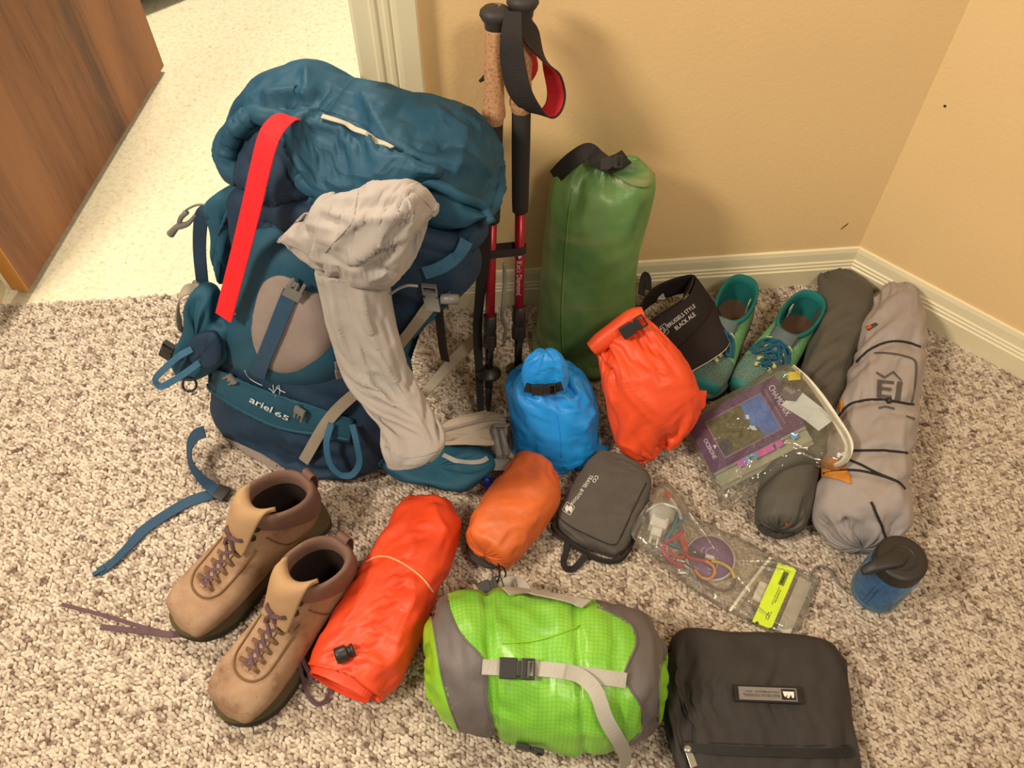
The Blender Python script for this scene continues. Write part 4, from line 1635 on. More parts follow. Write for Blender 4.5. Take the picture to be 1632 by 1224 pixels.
def FP(px, py, off=0.0):
    return PP(px, py, KO + KN * off, KN)


M_NAVY = fabric('navy_pack_cloth', (27, 50, 70), 0.7, 0.12, 0.25, 22, 1200)
M_TEAL = fabric('teal_pack_cloth', (34, 76, 92), 0.65, 0.10, 0.22, 22, 1200, spec=0.25)
M_HOOD = fabric('teal_hood_cloth', (31, 70, 88), 0.58, 0.12, 0.10, 18, 0, spec=0.25, crease=0.35, cscale=7)
M_GSTRETCH = fabric('grey_stretch_cloth', (142, 124, 112), 0.9, 0.05, 0.15, 40, 1500)
M_NAVYWEB = fabric('navy_webbing', (38, 68, 90), 0.6, 0.06, 0.25, 60, 1400)
M_BLUEWEB = fabric('blue_webbing', (50, 92, 116), 0.6, 0.06, 0.25, 60, 1400)
M_TANWEB = fabric('tan_grey_webbing', (152, 138, 116), 0.7, 0.05, 0.2, 60, 1400)
M_GREYPL = plain('grey_plastic', (112, 106, 98), 0.4)
M_REDWEB = fabric('red_webbing', (242, 34, 40), 0.7, 0.05, 0.3, 60, 1600)

pack = thing('backpack', (*(KO + KB0 * 0.12)[:2], 0.004), 'large teal and navy hiking backpack leaning by the door frame', 'backpack')
SS = [0.0, 0.03, 0.10, 0.20, 0.32, 0.44, 0.53, 0.585]
WW = [0.150, 0.176, 0.186, 0.186, 0.184, 0.184, 0.176, 0.140]
DP = [0.075, 0.088, 0.090, 0.088, 0.086, 0.084, 0.080, 0.060]
EE = [3.0, 3.2, 3.0, 2.8, 2.8, 2.7, 2.6, 2.4]
st = []
for s, w_, d_, e_ in zip(SS, WW, DP, EE):
    k = min(1.0, s / 0.30)
    rr = nrm(KR0 * (1 - k) + KR * k)
    nf = nrm(-KB0 * (1 - k) + KN * k)
    c = KO + KU * s - nf * d_ + ZUP * (0.008 if s == 0 else 0)
    cut = 0.085 * math.exp(-((s - 0.34) / 0.17) ** 2)
    st.append((c - rr * w_, c + rr * (w_ - cut), nf, d_, d_, e_))
G = loft(st, 120, 130, 0.002, 0.03)
G = crumple(G, 1.04, 1.04, goal=0.012, it=80, amp=0.010, wl=0.09, seed=41, coarse=4)
body = grid_obj('main_body', G, M_NAVY, pack)
S_k = Surf(body)
# floor-level grey wear panel and lower teal band
pk = puff('front_pocket', S_k, [(350, 505), (360, 445), (376, 375), (396, 340), (425, 350), (470, 384), (502, 420), (524, 455), (545, 510), (556, 560), (548, 596), (500, 614), (440, 612), (400, 602), (366, 578), (350, 545)], M_TEAL, pack, 0.020, 0.001, 110, 20, 5.0, dict(eu=1.02, ev=1.02, goal=0.05, it=40, amp=0.004, wl=0.06, seed=2))
S_pk = Surf(pk, body)
gpan = puff('stretch_panel', S_pk, [(399, 529), (406, 481), (417, 451), (440, 437), (462, 440), (487, 462), (513, 470), (530, 505), (536, 538), (517, 565), (487, 587), (458, 597), (432, 592), (410, 569)], M_GSTRETCH, pack, 0.005, 0.001, 80, 14, 8.0)
S_pk2 = Surf(gpan, pk, body)
tube_on('zipper', S_pk, [(398, 340), (425, 352), (470, 386), (500, 420), (520, 452)], 0.0022, fabric('zip_teal', (26, 66, 92)), pack, 0.001)
strap_on('pocket_strap', S_pk2, [(413, 596), (426, 562), (440, 528), (454, 492), (466, 464)], 0.024, M_NAVYWEB, pack, 0.005, 0.002, smooth_n=8)
c, nn = S_pk2.px(472, 458, 0.006)
xx = nrm(S_pk2.px(482, 440)[0] - S_pk2.px(455, 490)[0])
buckle('strap_buckle', c, xx, np.cross(nn, xx), nn, 0.036, 0.026, M_GREYPL, pack, 0.007, True)
band = patch('lower_band', S_pk2, [(303, 590), (330, 585), (358, 590), (392, 606), (436, 624), (495, 643), (530, 655), (566, 666), (560, 704), (502, 693), (436, 680), (377, 651), (318, 609)], M_TEAL, pack, 0.006, 8, 0.003)
gp2 = patch('base_panel', S_k, [(318, 683), (345, 690), (380, 706), (420, 724), (452, 744), (462, 758), (436, 756), (392, 742), (350, 720), (325, 700)], M_GSTRETCH, pack, 0.002, 8, 0.001)
S_band = Surf(band)
tube_on('band_edge', S_band, [(319, 607), (348, 630), (377, 649), (405, 664), (436, 678), (470, 687), (502, 691), (535, 697), (558, 701)], 0.0028, M_TEAL, pack, 0.0, 6)
tube_on('band_edge', S_band, [(305, 592), (330, 587), (358, 592), (392, 608), (436, 626), (495, 645), (530, 657), (562, 667)], 0.0022, M_TEAL, pack, 0.0, 6)
S_all = Surf(body, pk, gpan, band)
M_SILVER = plain('silver_thread', (206, 208, 198), 0.5)
text_on('lettering', 'ariel', S_all, (399, 639), (433, 656), 9.5, M_SILVER, pack, 0.0035, 0.01)
text_on('lettering', '65', S_all, (439, 659), (460, 669), 7.5, M_SILVER, pack, 0.0035, 0.008)
for k_, sg in enumerate([[(392, 588), (396, 597), (405, 605), (420, 613)], [(430, 617), (436, 622), (437, 628)], [(437, 612), (438, 620), (441, 630)], [(444, 614), (440, 622), (434, 626)], [(443, 616), (450, 621), (457, 624)], [(446, 612), (448, 620), (447, 628)], [(433, 624), (438, 627), (442, 626)]]):
    tube_on('bird_emblem', S_all, sg, 0.0006, M_SILVER, pack, 0.0032, 4, 6)
for bx_, by_, dx_, dy_ in ((372, 600, -14, 8), (482, 655, -4, 16)):
    c, nn = S_all.px(bx_, by_, 0.006)
    xx = nrm(S_all.px(bx_ + dx_, by_ + dy_)[0] - c)
    xx = nrm(xx - nn * (xx @ nn))
    buckle('band_buckle', c, xx, np.cross(nn, xx), nn, 0.030, 0.020, M_GREYPL, pack, 0.006, True)
c, nn = S_all.px(541, 582, 0.006)
buckle('band_buckle', c, nrm(np.cross(nn, [1, 0, 0])), nrm(np.cross(nn, np.cross(nn, [1, 0, 0]))), nn, 0.034, 0.022, M_GREYPL, pack, 0.006, True)

# hood and collar
HST = [((366, 262), (374, 182), .045), ((392, 290), (405, 134), .070), ((440, 300), (445, 110), .080), ((495, 305), (492, 101), .082), ((560, 315), (560, 134), .080), ((630, 335), (635, 150), .080), ((695, 345), (712, 168), .075), ((752, 352), (762, 200), .062), ((786, 340), (788, 268), .035)]
st = []
for lo, hi, d_ in HST:
    L, R = FP(*lo, -0.055), FP(*hi, -0.135)
    st.append((L, R, KN, d_, d_, 2.1))
G = loft(st, 130, 120, 0.012, 0.010)
G = crumple(G, 1.10, 1.07, goal=0.006, it=140, amp=0.020, wl=0.11, seed=52, coarse=5)
lim = onb(0)[1]
dwall = (G - onb(0)) @ NB
G = G - NB * np.minimum(dwall - 0.024, 0)[..., None]
for pl, h_, w_ in (([(488, 104), (490, 130), (492, 165)], .012, 8), ([(398, 158), (440, 152), (492, 146)], .016, 9), ([(400, 175), (440, 168), (480, 165)], -.012, 9), ([(575, 142), (600, 190), (625, 232)], .010, 9), ([(640, 240), (700, 258), (760, 262), (786, 280)], .012, 9), ([(690, 170), (735, 205), (768, 214)], .010, 8), ([(650, 225), (690, 235), (720, 228)], -.010, 8), ([(380, 215), (410, 200), (445, 190)], .010, 8), ([(740, 215), (735, 250), (720, 285)], .008, 7)):
    G = fold(G, pl, h_, w_)
hood = grid_obj('hood', G, M_HOOD, pack)
S_h = Surf(hood, body)
inn = puff('collar_lining', S_h, [(376, 262), (384, 232), (406, 212), (436, 218), (462, 246), (484, 284), (508, 316), (512, 350), (470, 372), (425, 352), (398, 338), (384, 305)], M_NAVY, pack, 0.012, 0.004, 80, 18, 3, dict(eu=1.06, ev=1.06, goal=0.03, it=60, amp=0.008, wl=0.03, seed=9, zmin=None))
S_h2 = Surf(hood, body, inn)
rim = [(368, 250), (372, 226), (386, 206), (408, 194), (436, 190), (458, 202), (470, 228), (480, 258), (496, 290), (530, 306)]
pr, _ = S_h2.path(dense(rim, 4), 0.010)
G = tube_grid(pr, 0.013, 70, 24)
grid_obj('collar_rim', crumple(G, 1.08, 1.10, goal=0.05, it=60, amp=0.006, wl=0.02, seed=6, zmin=None), M_HOOD, pack)
st = []
for lo, hi in (((474, 226), (466, 198)), ((488, 262), (484, 188)), ((512, 300), (520, 190)), ((552, 313), (560, 204)), ((600, 306), (606, 226)), ((650, 299), (652, 246)), ((700, 284), (698, 262))):
    a, b = S_h.px(*lo, 0.014)[0], S_h.px(*hi, 0.014)[0]
    st.append((a, b, nrm(KN + ZUP * 0.4), 0.020, 0.014, 2.1))
G = loft(st, 80, 70, 0.004, 0.004)
flapo = grid_obj('collar_flap', crumple(G, 1.10, 1.08, goal=0.008, it=120, amp=0.010, wl=0.05, seed=77, zmin=None, coarse=3), M_HOOD, pack)
S_fl = Surf(flapo, hood)
strap_on('piping', S_fl, [(512, 188), (545, 198), (580, 214), (606, 228), (624, 239)], 0.007, plain('cream_tape', (176, 160, 134), 0.7), pack, 0.004, 0.0015)
# folded edge of the hood running down to the right
pr, nn = S_h2.path(dense([(500, 302), (545, 318), (600, 304), (640, 288), (690, 292), (740, 320), (784, 345)], 5), 0.008)
G = tube_grid(pr, np.linspace(0.012, 0.006, len(pr)), 70, 20)
grid_obj('hood_hem', crumple(G, 1.06, 1.06, goal=0.05, it=50, amp=0.004, wl=0.03, seed=4, zmin=None), M_HOOD, pack)

G = pillow([(372, 306), (420, 292), (476, 330), (480, 396), (430, 424), (388, 410), (374, 360)], lambda x, y: FP(x, y, -0.045), KN, 0.030, 0.03, 60, 20, 0.5)
grid_obj('inner_bag', crumple(G, 1.06, 1.06, goal=0.01, it=80, amp=0.008, wl=0.04, seed=33, zmin=None), M_NAVY, pack)
# red strap hanging from the mouth of the pack
rp_ = [(476, 190, -0.02), (462, 188, 0.00), (445, 195, 0.02), (430, 215, 0.035), (418, 255, 0.045), (402, 325, 0.05), (386, 390, 0.045), (371, 448, 0.04), (356, 506, 0.034)]
o = ribbon('red_strap', [FP(x, y, z_) for x, y, z_ in rp_], [.010, .016, .024, .028, .028, .028, .028, .028, .028], [KN * .5 + ZUP * .8, KN * .7 + ZUP * .6, KN + ZUP * .2, KN, KN, KN, KN, KN, KN], M_REDWEB, pack, 0.002, 60)
o['label'] = 'bright red webbing strap'
ribbon('stitch', [FP(366, 495, 0.0355), FP(356 + 14, 499, 0.0355), FP(376, 501, 0.0355)], 0.002, KN, fabric('red_stitch', (200, 20, 30)), o, 0.002, 6)

# left side: wing, webbing, hip belt and loops
out = [(330, 326), (352, 306), (384, 290), (378, 340), (366, 400), (356, 455), (346, 430), (345, 385), (340, 352)]
G = pillow(out, lambda x, y: FP(x, y, -0.055), KN, 0.018, 0.02, 70, 24, 0.45)
grid_obj('side_wing', crumple(G, 1.04, 1.04, amp=0.006, wl=0.04, seed=3, zmin=None), M_TEAL, pack)
ribbon('side_webbing', [FP(340, 332, -.05), FP(326, 338, -.04), FP(320, 352, -.04), FP(318, 400, -.045), FP(323, 456, -.05)], 0.023, [KN * .3 + ZUP, KN * .7 + ZUP * .5, KN, KN, KN], M_NAVY, pack, 0.0025, 40)
out = [(318, 452), (340, 462), (348, 500), (372, 518), (366, 560), (336, 590), (296, 606), (284, 590), (286, 556), (300, 520), (306, 480)]
G = pillow(out, lambda x, y: FP(x, y, -0.015), KN, 0.024, 0.03, 80, 30, 0.45)
lw = grid_obj('hip_wing', crumple(G, 1.05, 1.05, amp=0.009, wl=0.045, seed=13, zmin=None), M_TEAL, pack)
G = pillow([(308, 540), (340, 528), (352, 548), (350, 575), (322, 586), (304, 572)], lambda x, y: FP(x, y, 0.012), KN, 0.008, 0.01, 50, 16, 0.5)
grid_obj('side_pocket', crumple(G, 1.05, 1.05, amp=0.004, wl=0.03, seed=3, zmin=None), M_NAVY, pack)
ribbon('grey_loop', [FP(*q) for q in ((316, 462, -.02), (298, 462, -.01), (286, 476, 0.0), (283, 500, 0.0), (287, 518, -.005), (296, 524, -.02))], 0.020, [KN * .5 + ZUP, KN * .6 + ZUP * .6 - KR * .4, KN * .5 - KR, KN * .4 - KR, KN * .4 - KR - ZUP * .3, KN - ZUP * .5], M_TANWEB, pack, 0.002, 40)
multi_box('triglide', [(FP(320, 457, -.045), KR * 0.015, KU * 0.004, KN * 0.003), (FP(321, 466, -.045), KR * 0.015, KU * 0.003, KN * 0.003), (FP(313, 461, -.045), KR * 0.002, KU * 0.008, KN * 0.003), (FP(329, 463, -.045), KR * 0.002, KU * 0.008, KN * 0.003)], M_GREYPL, pack, 0.001)
ribbon('blue_loop', [FP(*q) for q in ((306, 556, .02), (285, 568, .03), (262, 588, .035), (247, 606, .035), (254, 616, .035), (272, 609, .035), (296, 594, .03), (318, 578, .02))], 0.011, nrm(KN * 0.7 + ZUP * 0.5), M_BLUEWEB, pack, 0.002, 60)
buckle('side_buckle', FP(270, 556, 0.0), KU + KR * .1, KR, KN, 0.036, 0.022, M_BLACK, pack, 0.010)
tube('bungee', [FP(*q) for q in ((340, 330, -.05), (318, 326, -.045), (298, 334, -.04), (288, 346, -.04), (284, 356, -.04))], 0.0018, M_GREYPL, pack, 24, 8)
tube('toggle', [FP(*q) for q in ((312, 342, -.04), (300, 356, -.04), (288, 360, -.04), (282, 362, -.04), (272, 373, -.04))], np.array([.0025, .004, .0055, .005, .0065]), M_GREYPL, pack, 24, 12)
tube('toggle_arm', [FP(*q) for q in ((298, 338, -.04), (288, 348, -.04), (285, 360, -.04))], 0.004, M_GREYPL, pack, 14, 10)
ph = np.linspace(0, 2 * math.pi, 25)
tube('cord_ring', [FP(302 + 11 * math.cos(a), 613 + 11 * math.sin(a), 0.02) for a in ph], 0.0022, M_BLACK, pack, 0, 8)
# lower left compression strap trailing over the carpet
ribbon('base_strap', [P(*q) for q in ((326, 688, .10), (312, 694, .085), (302, 712, .06), (304, 738, .045), (318, 760, .03), (336, 776, .018), (350, 788, .012))], 0.021, [nrm([-.3, -.6, .8]), nrm([-.4, -.5, .8]), nrm([-.8, -.5, .5]), nrm([-.7, -.6, .4]), nrm([-.4, -.7, .5]), nrm([-.2, -.6, .8]), ZUP], M_NAVYWEB, pack, 0.002, 50)
ribbon('strap_tail', [P(*q) for q in ((352, 786, .012), (330, 790, .008), (300, 800, .008), (262, 822, .007), (228, 846, .007), (204, 872, .008), (180, 896, .007), (157, 912, .007))], [.018, .02, .02, .021, .021, .02, .018, .016], [nrm([0.1, .3, 1]), ZUP, ZUP, nrm([0, .2, 1]), nrm([0, .2, 1]), nrm([-.3, .1, 1]), nrm([-.3, .1, 1]), ZUP], M_NAVYWEB, pack, 0.002, 60)
box('strap_adjuster', P(354, 786, 0.014), [0.006, 0.012, 0], [0.010, -0.005, 0], [0, 0, 0.004], M_BLACK, pack, 0.002)
box('strap_end', P(158, 911, 0.008), [0.009, 0.006, 0], [-0.002, 0.003, 0], [0, 0, 0.0025], M_NAVYWEB, pack, 0.001)

# right side: teal side panel, straps and buckles
side = patch('side_panel', S_k, [(630, 560), (676, 500), (700, 470), (716, 462), (706, 540), (696, 610), (676, 650), (650, 640)], M_TEAL, pack, 0.003, 10, 0.001)
strap_on('compression_strap', S_k, [(690, 474), (664, 505), (632, 545), (600, 585), (572, 617), (546, 640), (524, 665), (505, 700), (488, 731)], 0.019, M_TANWEB, pack, 0.010, 0.002, smooth_n=16)
S_side = Surf(body, side)
c, nn = S_side.px(686, 462, 0.012)
buckle('strap_buckle', c, nrm(KU - KR * .6), nrm(KR + KU * .6), nn, 0.040, 0.024, M_GREYPL, pack, 0.008)
c, nn = S_side.px(702, 462, 0.018)
G = lathe_grid([(0.002, 0), (0.0075, 0.001), (0.0075, 0.026), (0.002, 0.027)], c, nrm(KU * .4 + KR - KN * .4), 16)
grid_obj('strap_lock', G, M_GREYPL, pack)
tube('bungee', [FP(*q) for q in ((612, 478, .02), (632, 462, .03), (650, 455, .035), (666, 456, .03))], 0.002, plain('grey_cord', (150, 140, 132), 0.7), pack, 24, 8)
strap_on('teal_strap', S_k, [(676, 430), (700, 422), (722, 408), (738, 388)], 0.020, M_BLUEWEB, pack, 0.008, 0.002)
G = pillow([(640, 470), (664, 430), (700, 380), (740, 350), (772, 350), (776, 375), (752, 400), (716, 440), (690, 470), (660, 490)], lambda x, y: FP(x, y, -0.07), KN, 0.03, 0.03, 80, 24, 0.5)
grid_obj('shoulder_pad', crumple(G, 1.04, 1.04, amp=0.008, wl=0.05, seed=7, zmin=None), M_NAVY, pack)
ribbon('shoulder_strap', [PY(772, 360, 0.985), PY(770, 420, 1.0), PY(764, 480, 1.0), PY(761, 530, 0.99), PY(764, 600, 0.95), PY(766, 655, 0.915)], [.020, .020, .016, .016, .014, .012], nrm([0.2, -1, 0.2]), M_BLACKWEB, pack, 0.004, 50)
ribbon('black_strap', [FP(697, 478, -.05), FP(702, 520, -.06), FP(706, 555, -.07), FP(710, 575, -.08)], 0.014, KN, M_BLACKWEB, pack, 0.002, 20)
ribbon('tan_strap', [P(666, 640, .13), P(690, 612, .115), P(718, 580, .10), P(745, 552, .095), P(772, 524, .10)], [.018, .023, .024, .023, .018], nrm([-.5, -.6, .7]), M_TANWEB, pack, 0.002, 40)
# hip belt on the right
out = [(604, 742), (602, 712), (640, 700), (700, 704), (760, 711), (786, 722), (791, 742), (772, 764), (738, 783), (690, 776), (640, 764)]
G = pillow(out, lambda x, y: P(x, y, 0.045), nrm([0.0, -0.55, 0.8]), 0.035, 0.030, 100, 34, 0.4)
hp_ = grid_obj('hip_belt_pocket', crumple(G, 1.04, 1.03, amp=0.008, wl=0.05, seed=19), M_TEAL, pack)
S_hp = Surf(hp_)
strap_on('pocket_zip', S_hp, [(706, 726), (725, 734), (745, 738), (768, 736), (776, 730)], 0.008, plain('zip_grey', (150, 146, 136), 0.5), hp_, 0.002, 0.0015)
out = [(688, 690), (712, 674), (744, 662), (782, 658), (802, 664), (808, 688), (800, 706), (760, 708), (712, 706), (690, 706)]
G = pillow(out, lambda x, y: P(x, y, 0.070), nrm([0, -0.7, 0.6]), 0.014, 0.02, 80, 26, 0.35)
pd = grid_obj('hip_belt_pad', crumple(G, 1.02, 1.02, amp=0.004, wl=0.05, seed=20), fabric('tan_foam_cloth', (158, 140, 118), 0.9), pack)
S_pd = Surf(pd)
tube_on('pad_binding', S_pd, [(690, 694), (714, 686), (750, 676), (786, 668), (804, 670)], 0.003, M_GSTRETCH, pd, 0.002)
for a, b in (((787, 682), (797, 728)), ((798, 684), (808, 726))):
    tube('buckle_bar', [P(*a, .085), P((a[0] + b[0]) / 2, (a[1] + b[1]) / 2, .075), P(*b, .06)], 0.0065, M_GREYPL, pack, 12, 14)
box('hip_buckle', P(797, 740, .050), np.array([.016, 0, 0]), np.array([0.002, .012, 0.0]), np.array([0, -.003, .005]), M_GREYPL, pack, 0.002)
box('buckle_top', P(799, 678, .088), np.array([.014, 0, 0]), np.array([0.002, .004, 0.0]), np.array([0, -.003, .005]), M_GREYPL, pack, 0.002)
ribbon('light_loop', [S_k.px(*q)[0] + KN * d for q, d in (((534, 668), .012), ((531, 692), .022), ((540, 720), .03), ((558, 736), .034), ((576, 736), .034), ((586, 720), .03), ((580, 694), .024), ((568, 668), .014))], 0.011, nrm(KN + ZUP * .5), M_BLUEWEB, pack, 0.002, 60)
tube('water_hose_cap', [P(772, 762, .03), P(778, 768, .024), P(782, 778, .016)], np.array([.006, .008, .007]), plain('blue_plastic', (26, 62, 190), 0.4), pack, 12, 12)

# =================================================================== grey shirt
M_SHIRT = fabric('warm_grey_jersey', (162, 149, 137), 0.95, 0.04, 0.12, 25, 1500, sheen=0.15)
sh = thing('shirt', (*P(655, 735)[:2], 0.1), 'crumpled warm grey long-sleeved shirt draped over the front of the backpack', 'shirt')
S_pack = Surf(body, pk, hood, flapo)
TS = [((512, 408), (508, 322), .030, .030), ((522, 428), (516, 302), .040, .034), ((555, 437), (549, 298), .050, .036), ((588, 445), (588, 298), .055, .038), ((620, 450), (626, 294), .052, .036), ((646, 424), (652, 292), .046, .030), ((668, 366), (674, 302), .030, .020), ((688, 342), (692, 324), .012, .012)]
st = [(FP(*a, o_), FP(*b, o_), KN, d_, d_ * 0.7, 2.2) for a, b, d_, o_ in TS]
G = loft(st, 110, 110, 0.008, 0.004)
G = crumple(G, 1.14, 1.12, goal=0.005, it=170, amp=0.022, wl=0.075, seed=61, zmin=None, coarse=4)
for pl, h_, w_ in (([(515, 335), (560, 348), (600, 350), (650, 342)], .010, 8), ([(530, 400), (545, 372), (570, 355), (585, 340)], .008, 7), ([(515, 405), (560, 424), (605, 402), (650, 386)], -.013, 8), ([(540, 405), (565, 412), (600, 392), (640, 380)], .012, 9), ([(640, 310), (655, 340), (648, 370)], .008, 8), ([(590, 425), (612, 432), (632, 438)], -.008, 6)):
    G = fold(G, pl, h_, w_)
sb = grid_obj('torso', G, M_SHIRT, sh)
TS = [((448, 384), (452, 374), .012, .028), ((468, 396), (470, 346), .022, .034), ((492, 412), (494, 338), .028, .040), ((516, 424), (522, 348), .030, .044), ((540, 430), (545, 368), .022, .044)]
st = [(FP(*a, o_), FP(*b, o_), KN, d_, d_ * 0.8, 2.2) for a, b, d_, o_ in TS]
G = crumple(loft(st, 60, 70, 0.006, 0.006), 1.14, 1.10, goal=0.006, it=120, amp=0.016, wl=0.05, seed=64, zmin=None)
grid_obj('bunched_fold', G, M_SHIRT, sh)
S_sb = Surf(sb)
SL = [((508, 420), (612, 436), .036, 0.030), ((516, 470), (618, 490), .030, 0.034), ((530, 530), (634, 545), .028, 0.036), ((552, 590), (648, 600), .027, 0.042), ((586, 638), (672, 642), .026, 0.060), ((612, 672), (696, 680), .026, 0.085), ((612, 706), (707, 710), .026, 0.105), ((620, 736), (692, 730), .022, 0.110)]
st = []
for a, b, d_, o_ in SL:
    st.append((FP(*a, o_), FP(*b, o_), KN, d_, d_, 2.3))
G = loft(st, 110, 90, 0.004, -0.004)
G = crumple(G, 1.16, 1.005, goal=0.007, it=150, amp=0.014, wl=0.055, seed=62, zmin=None, coarse=3, aniso=((0.2, -0.3, -1), 3.0))
for pl, h_, w_ in (([(545, 440), (553, 500), (575, 560), (610, 620)], -.009, 10), ([(575, 450), (590, 520), (620, 590), (650, 640)], .010, 8), ([(530, 450), (540, 520), (570, 590), (600, 635)], .008, 7), ([(590, 600), (620, 625), (640, 660)], -.006, 9)):
    G = fold(G, pl, h_, w_)
sv = grid_obj('sleeve', G, M_SHIRT, sh)
S_sv = Surf(sv)
tube_on('cuff_seam', S_sv, [(613, 712), (640, 728), (668, 728), (700, 716)], 0.0012, M_SHIRT, sv, 0.0006)
tube_on('seam', S_sb, [(571, 304), (566, 330), (562, 352), (545, 372), (528, 390), (518, 402)], 0.0011, M_SHIRT, sb, 0.0002)
tube_on('hem_seam', S_sb, [(655, 300), (672, 314), (688, 332)], 0.0012, M_SHIRT, sb, 0.0006)


# =================================================================== footwear
class Local:
    def __init__(s, heel, toe, length, flip=1):
        s.o = np.array([heel[0], heel[1], 0.0])
        s.y = nrm([toe[0] - heel[0], toe[1] - heel[1], 0])
        s.x = np.array([s.y[1], -s.y[0], 0]) * flip
        s.f = flip

    def __call__(s, x, y, z):
        return s.o + s.x * x + s.y * y + ZUP * z

    def inv(s, p):
        d = np.asarray(p) - s.o
        return d @ s.x, d @ s.y, d[2]


def shoe_rings(lc, prof, nv, nu, bank=0.0):
    st = []
    for ty, tz, by, bz, w_, e_ in prof:
        T, B = lc(bank * 0.3, ty, tz), lc(0, by, bz)
        c = (T + B) / 2
        n__ = nrm(T - B)
        h = np.linalg.norm(T - B) / 2
        st.append((c - lc.x * w_, c + lc.x * w_, n__, h, h, e_))
    return st


def sole(name, lc, ws, z0, z1, mat, parent, grow=0.0, lift=0.0, nu=70):
    """outline from (y, half width, centre x) stations"""
    ys = np.array([w_[0] for w_ in ws])
    hw = np.array([w_[1] for w_ in ws])
    cx = np.array([w_[2] for w_ in ws])
    t = np.linspace(0, 1, 40)
    yy = ys[0] + (ys[-1] - ys[0]) * (0.5 - 0.5 * np.cos(np.pi * t))
    A = hermite(np.stack([hw, cx], 1), ys, yy)
    right = [(A[i, 1] + max(A[i, 0], 0.001) + grow, yy[i]) for i in range(len(yy))]
    left = [(A[i, 1] - max(A[i, 0], 0.001) - grow, yy[i]) for i in range(len(yy))]
    loop = right + left[::-1]

    def zl(y):
        return lift * max(0.0, (y - 0.70 * ys[-1]) / (0.30 * ys[-1])) ** 2
    rows = []
    for k, (z, g) in enumerate(((z0, -0.004), (z0 + 0.003, 0.0), ((z0 + z1) / 2, 0.0005), (z1 - 0.002, 0.0), (z1, -0.004))):
        rows.append([lc(x + math.copysign(g, x), y, z + zl(y)) for x, y in loop])
    return grid_obj(name, np.array(rows), mat, parent)


def leather_mat():
    m = NT('tan_nubuck')
    g = m.n('ShaderNodeNewGeometry')
    n1 = m.noise(g.outputs['Position'], 22, 5, 0.6)
    a = [alb((112, 82, 58)), alb((154, 119, 90)), alb((172, 138, 106))]
    rp = m.ramp(n1.outputs['Fac'], [(0.28, a[0]), (0.45, a[1]), (0.72, a[2])])
    n4 = m.noise(g.outputs['Position'], 130, 3, 0.6)
    r4 = m.ramp(n4.outputs['Fac'], [(0.24, (0.45, 0.36, 0.28)), (0.36, (1, 1, 1))])
    mx = m.n('ShaderNodeMixRGB', blend_type='MULTIPLY')
    mx.inputs[0].default_value = 0.7
    m.l(rp.outputs[0], mx.inputs[1])
    m.l(r4.outputs[0], mx.inputs[2])
    m.l(mx.outputs[0], m.b.inputs['Base Color'])
    m.b.inputs['Roughness'].default_value = 0.85
    m.b.inputs['Specular IOR Level'].default_value = 0.2
    n2 = m.noise(g.outputs['Position'], 260, 3)
    m.bump(n2.outputs['Fac'], 0.25, 0.001)
    return m.m


M_LEATHER = leather_mat()
M_COLLAR = fabric('brown_padded_collar', (122, 90, 74), 0.85, 0.08, 0.3, 40, 900)
M_TONGUE = fabric('tan_tongue_leather', (170, 132, 92), 0.8, 0.06, 0.15, 40, 900)
M_LINING = fabric('dark_boot_lining', (44, 28, 22), 0.95)
M_SOLE = plain('dark_olive_rubber', (66, 56, 40), 0.8)
M_MID = plain('olive_midsole', (98, 82, 52), 0.8)
M_LACE = fabric('purple_brown_lace', (98, 70, 72), 0.85, 0.1, 0.4, 60, 1500)
M_BSEAM = fabric('brown_piping', (112, 80, 48), 0.8)
M_EYELET = fabric('dark_brown_webbing', (74, 52, 38), 0.8)
M_EYE = plain('dark_metal', (58, 48, 44), 0.35, 0.6)


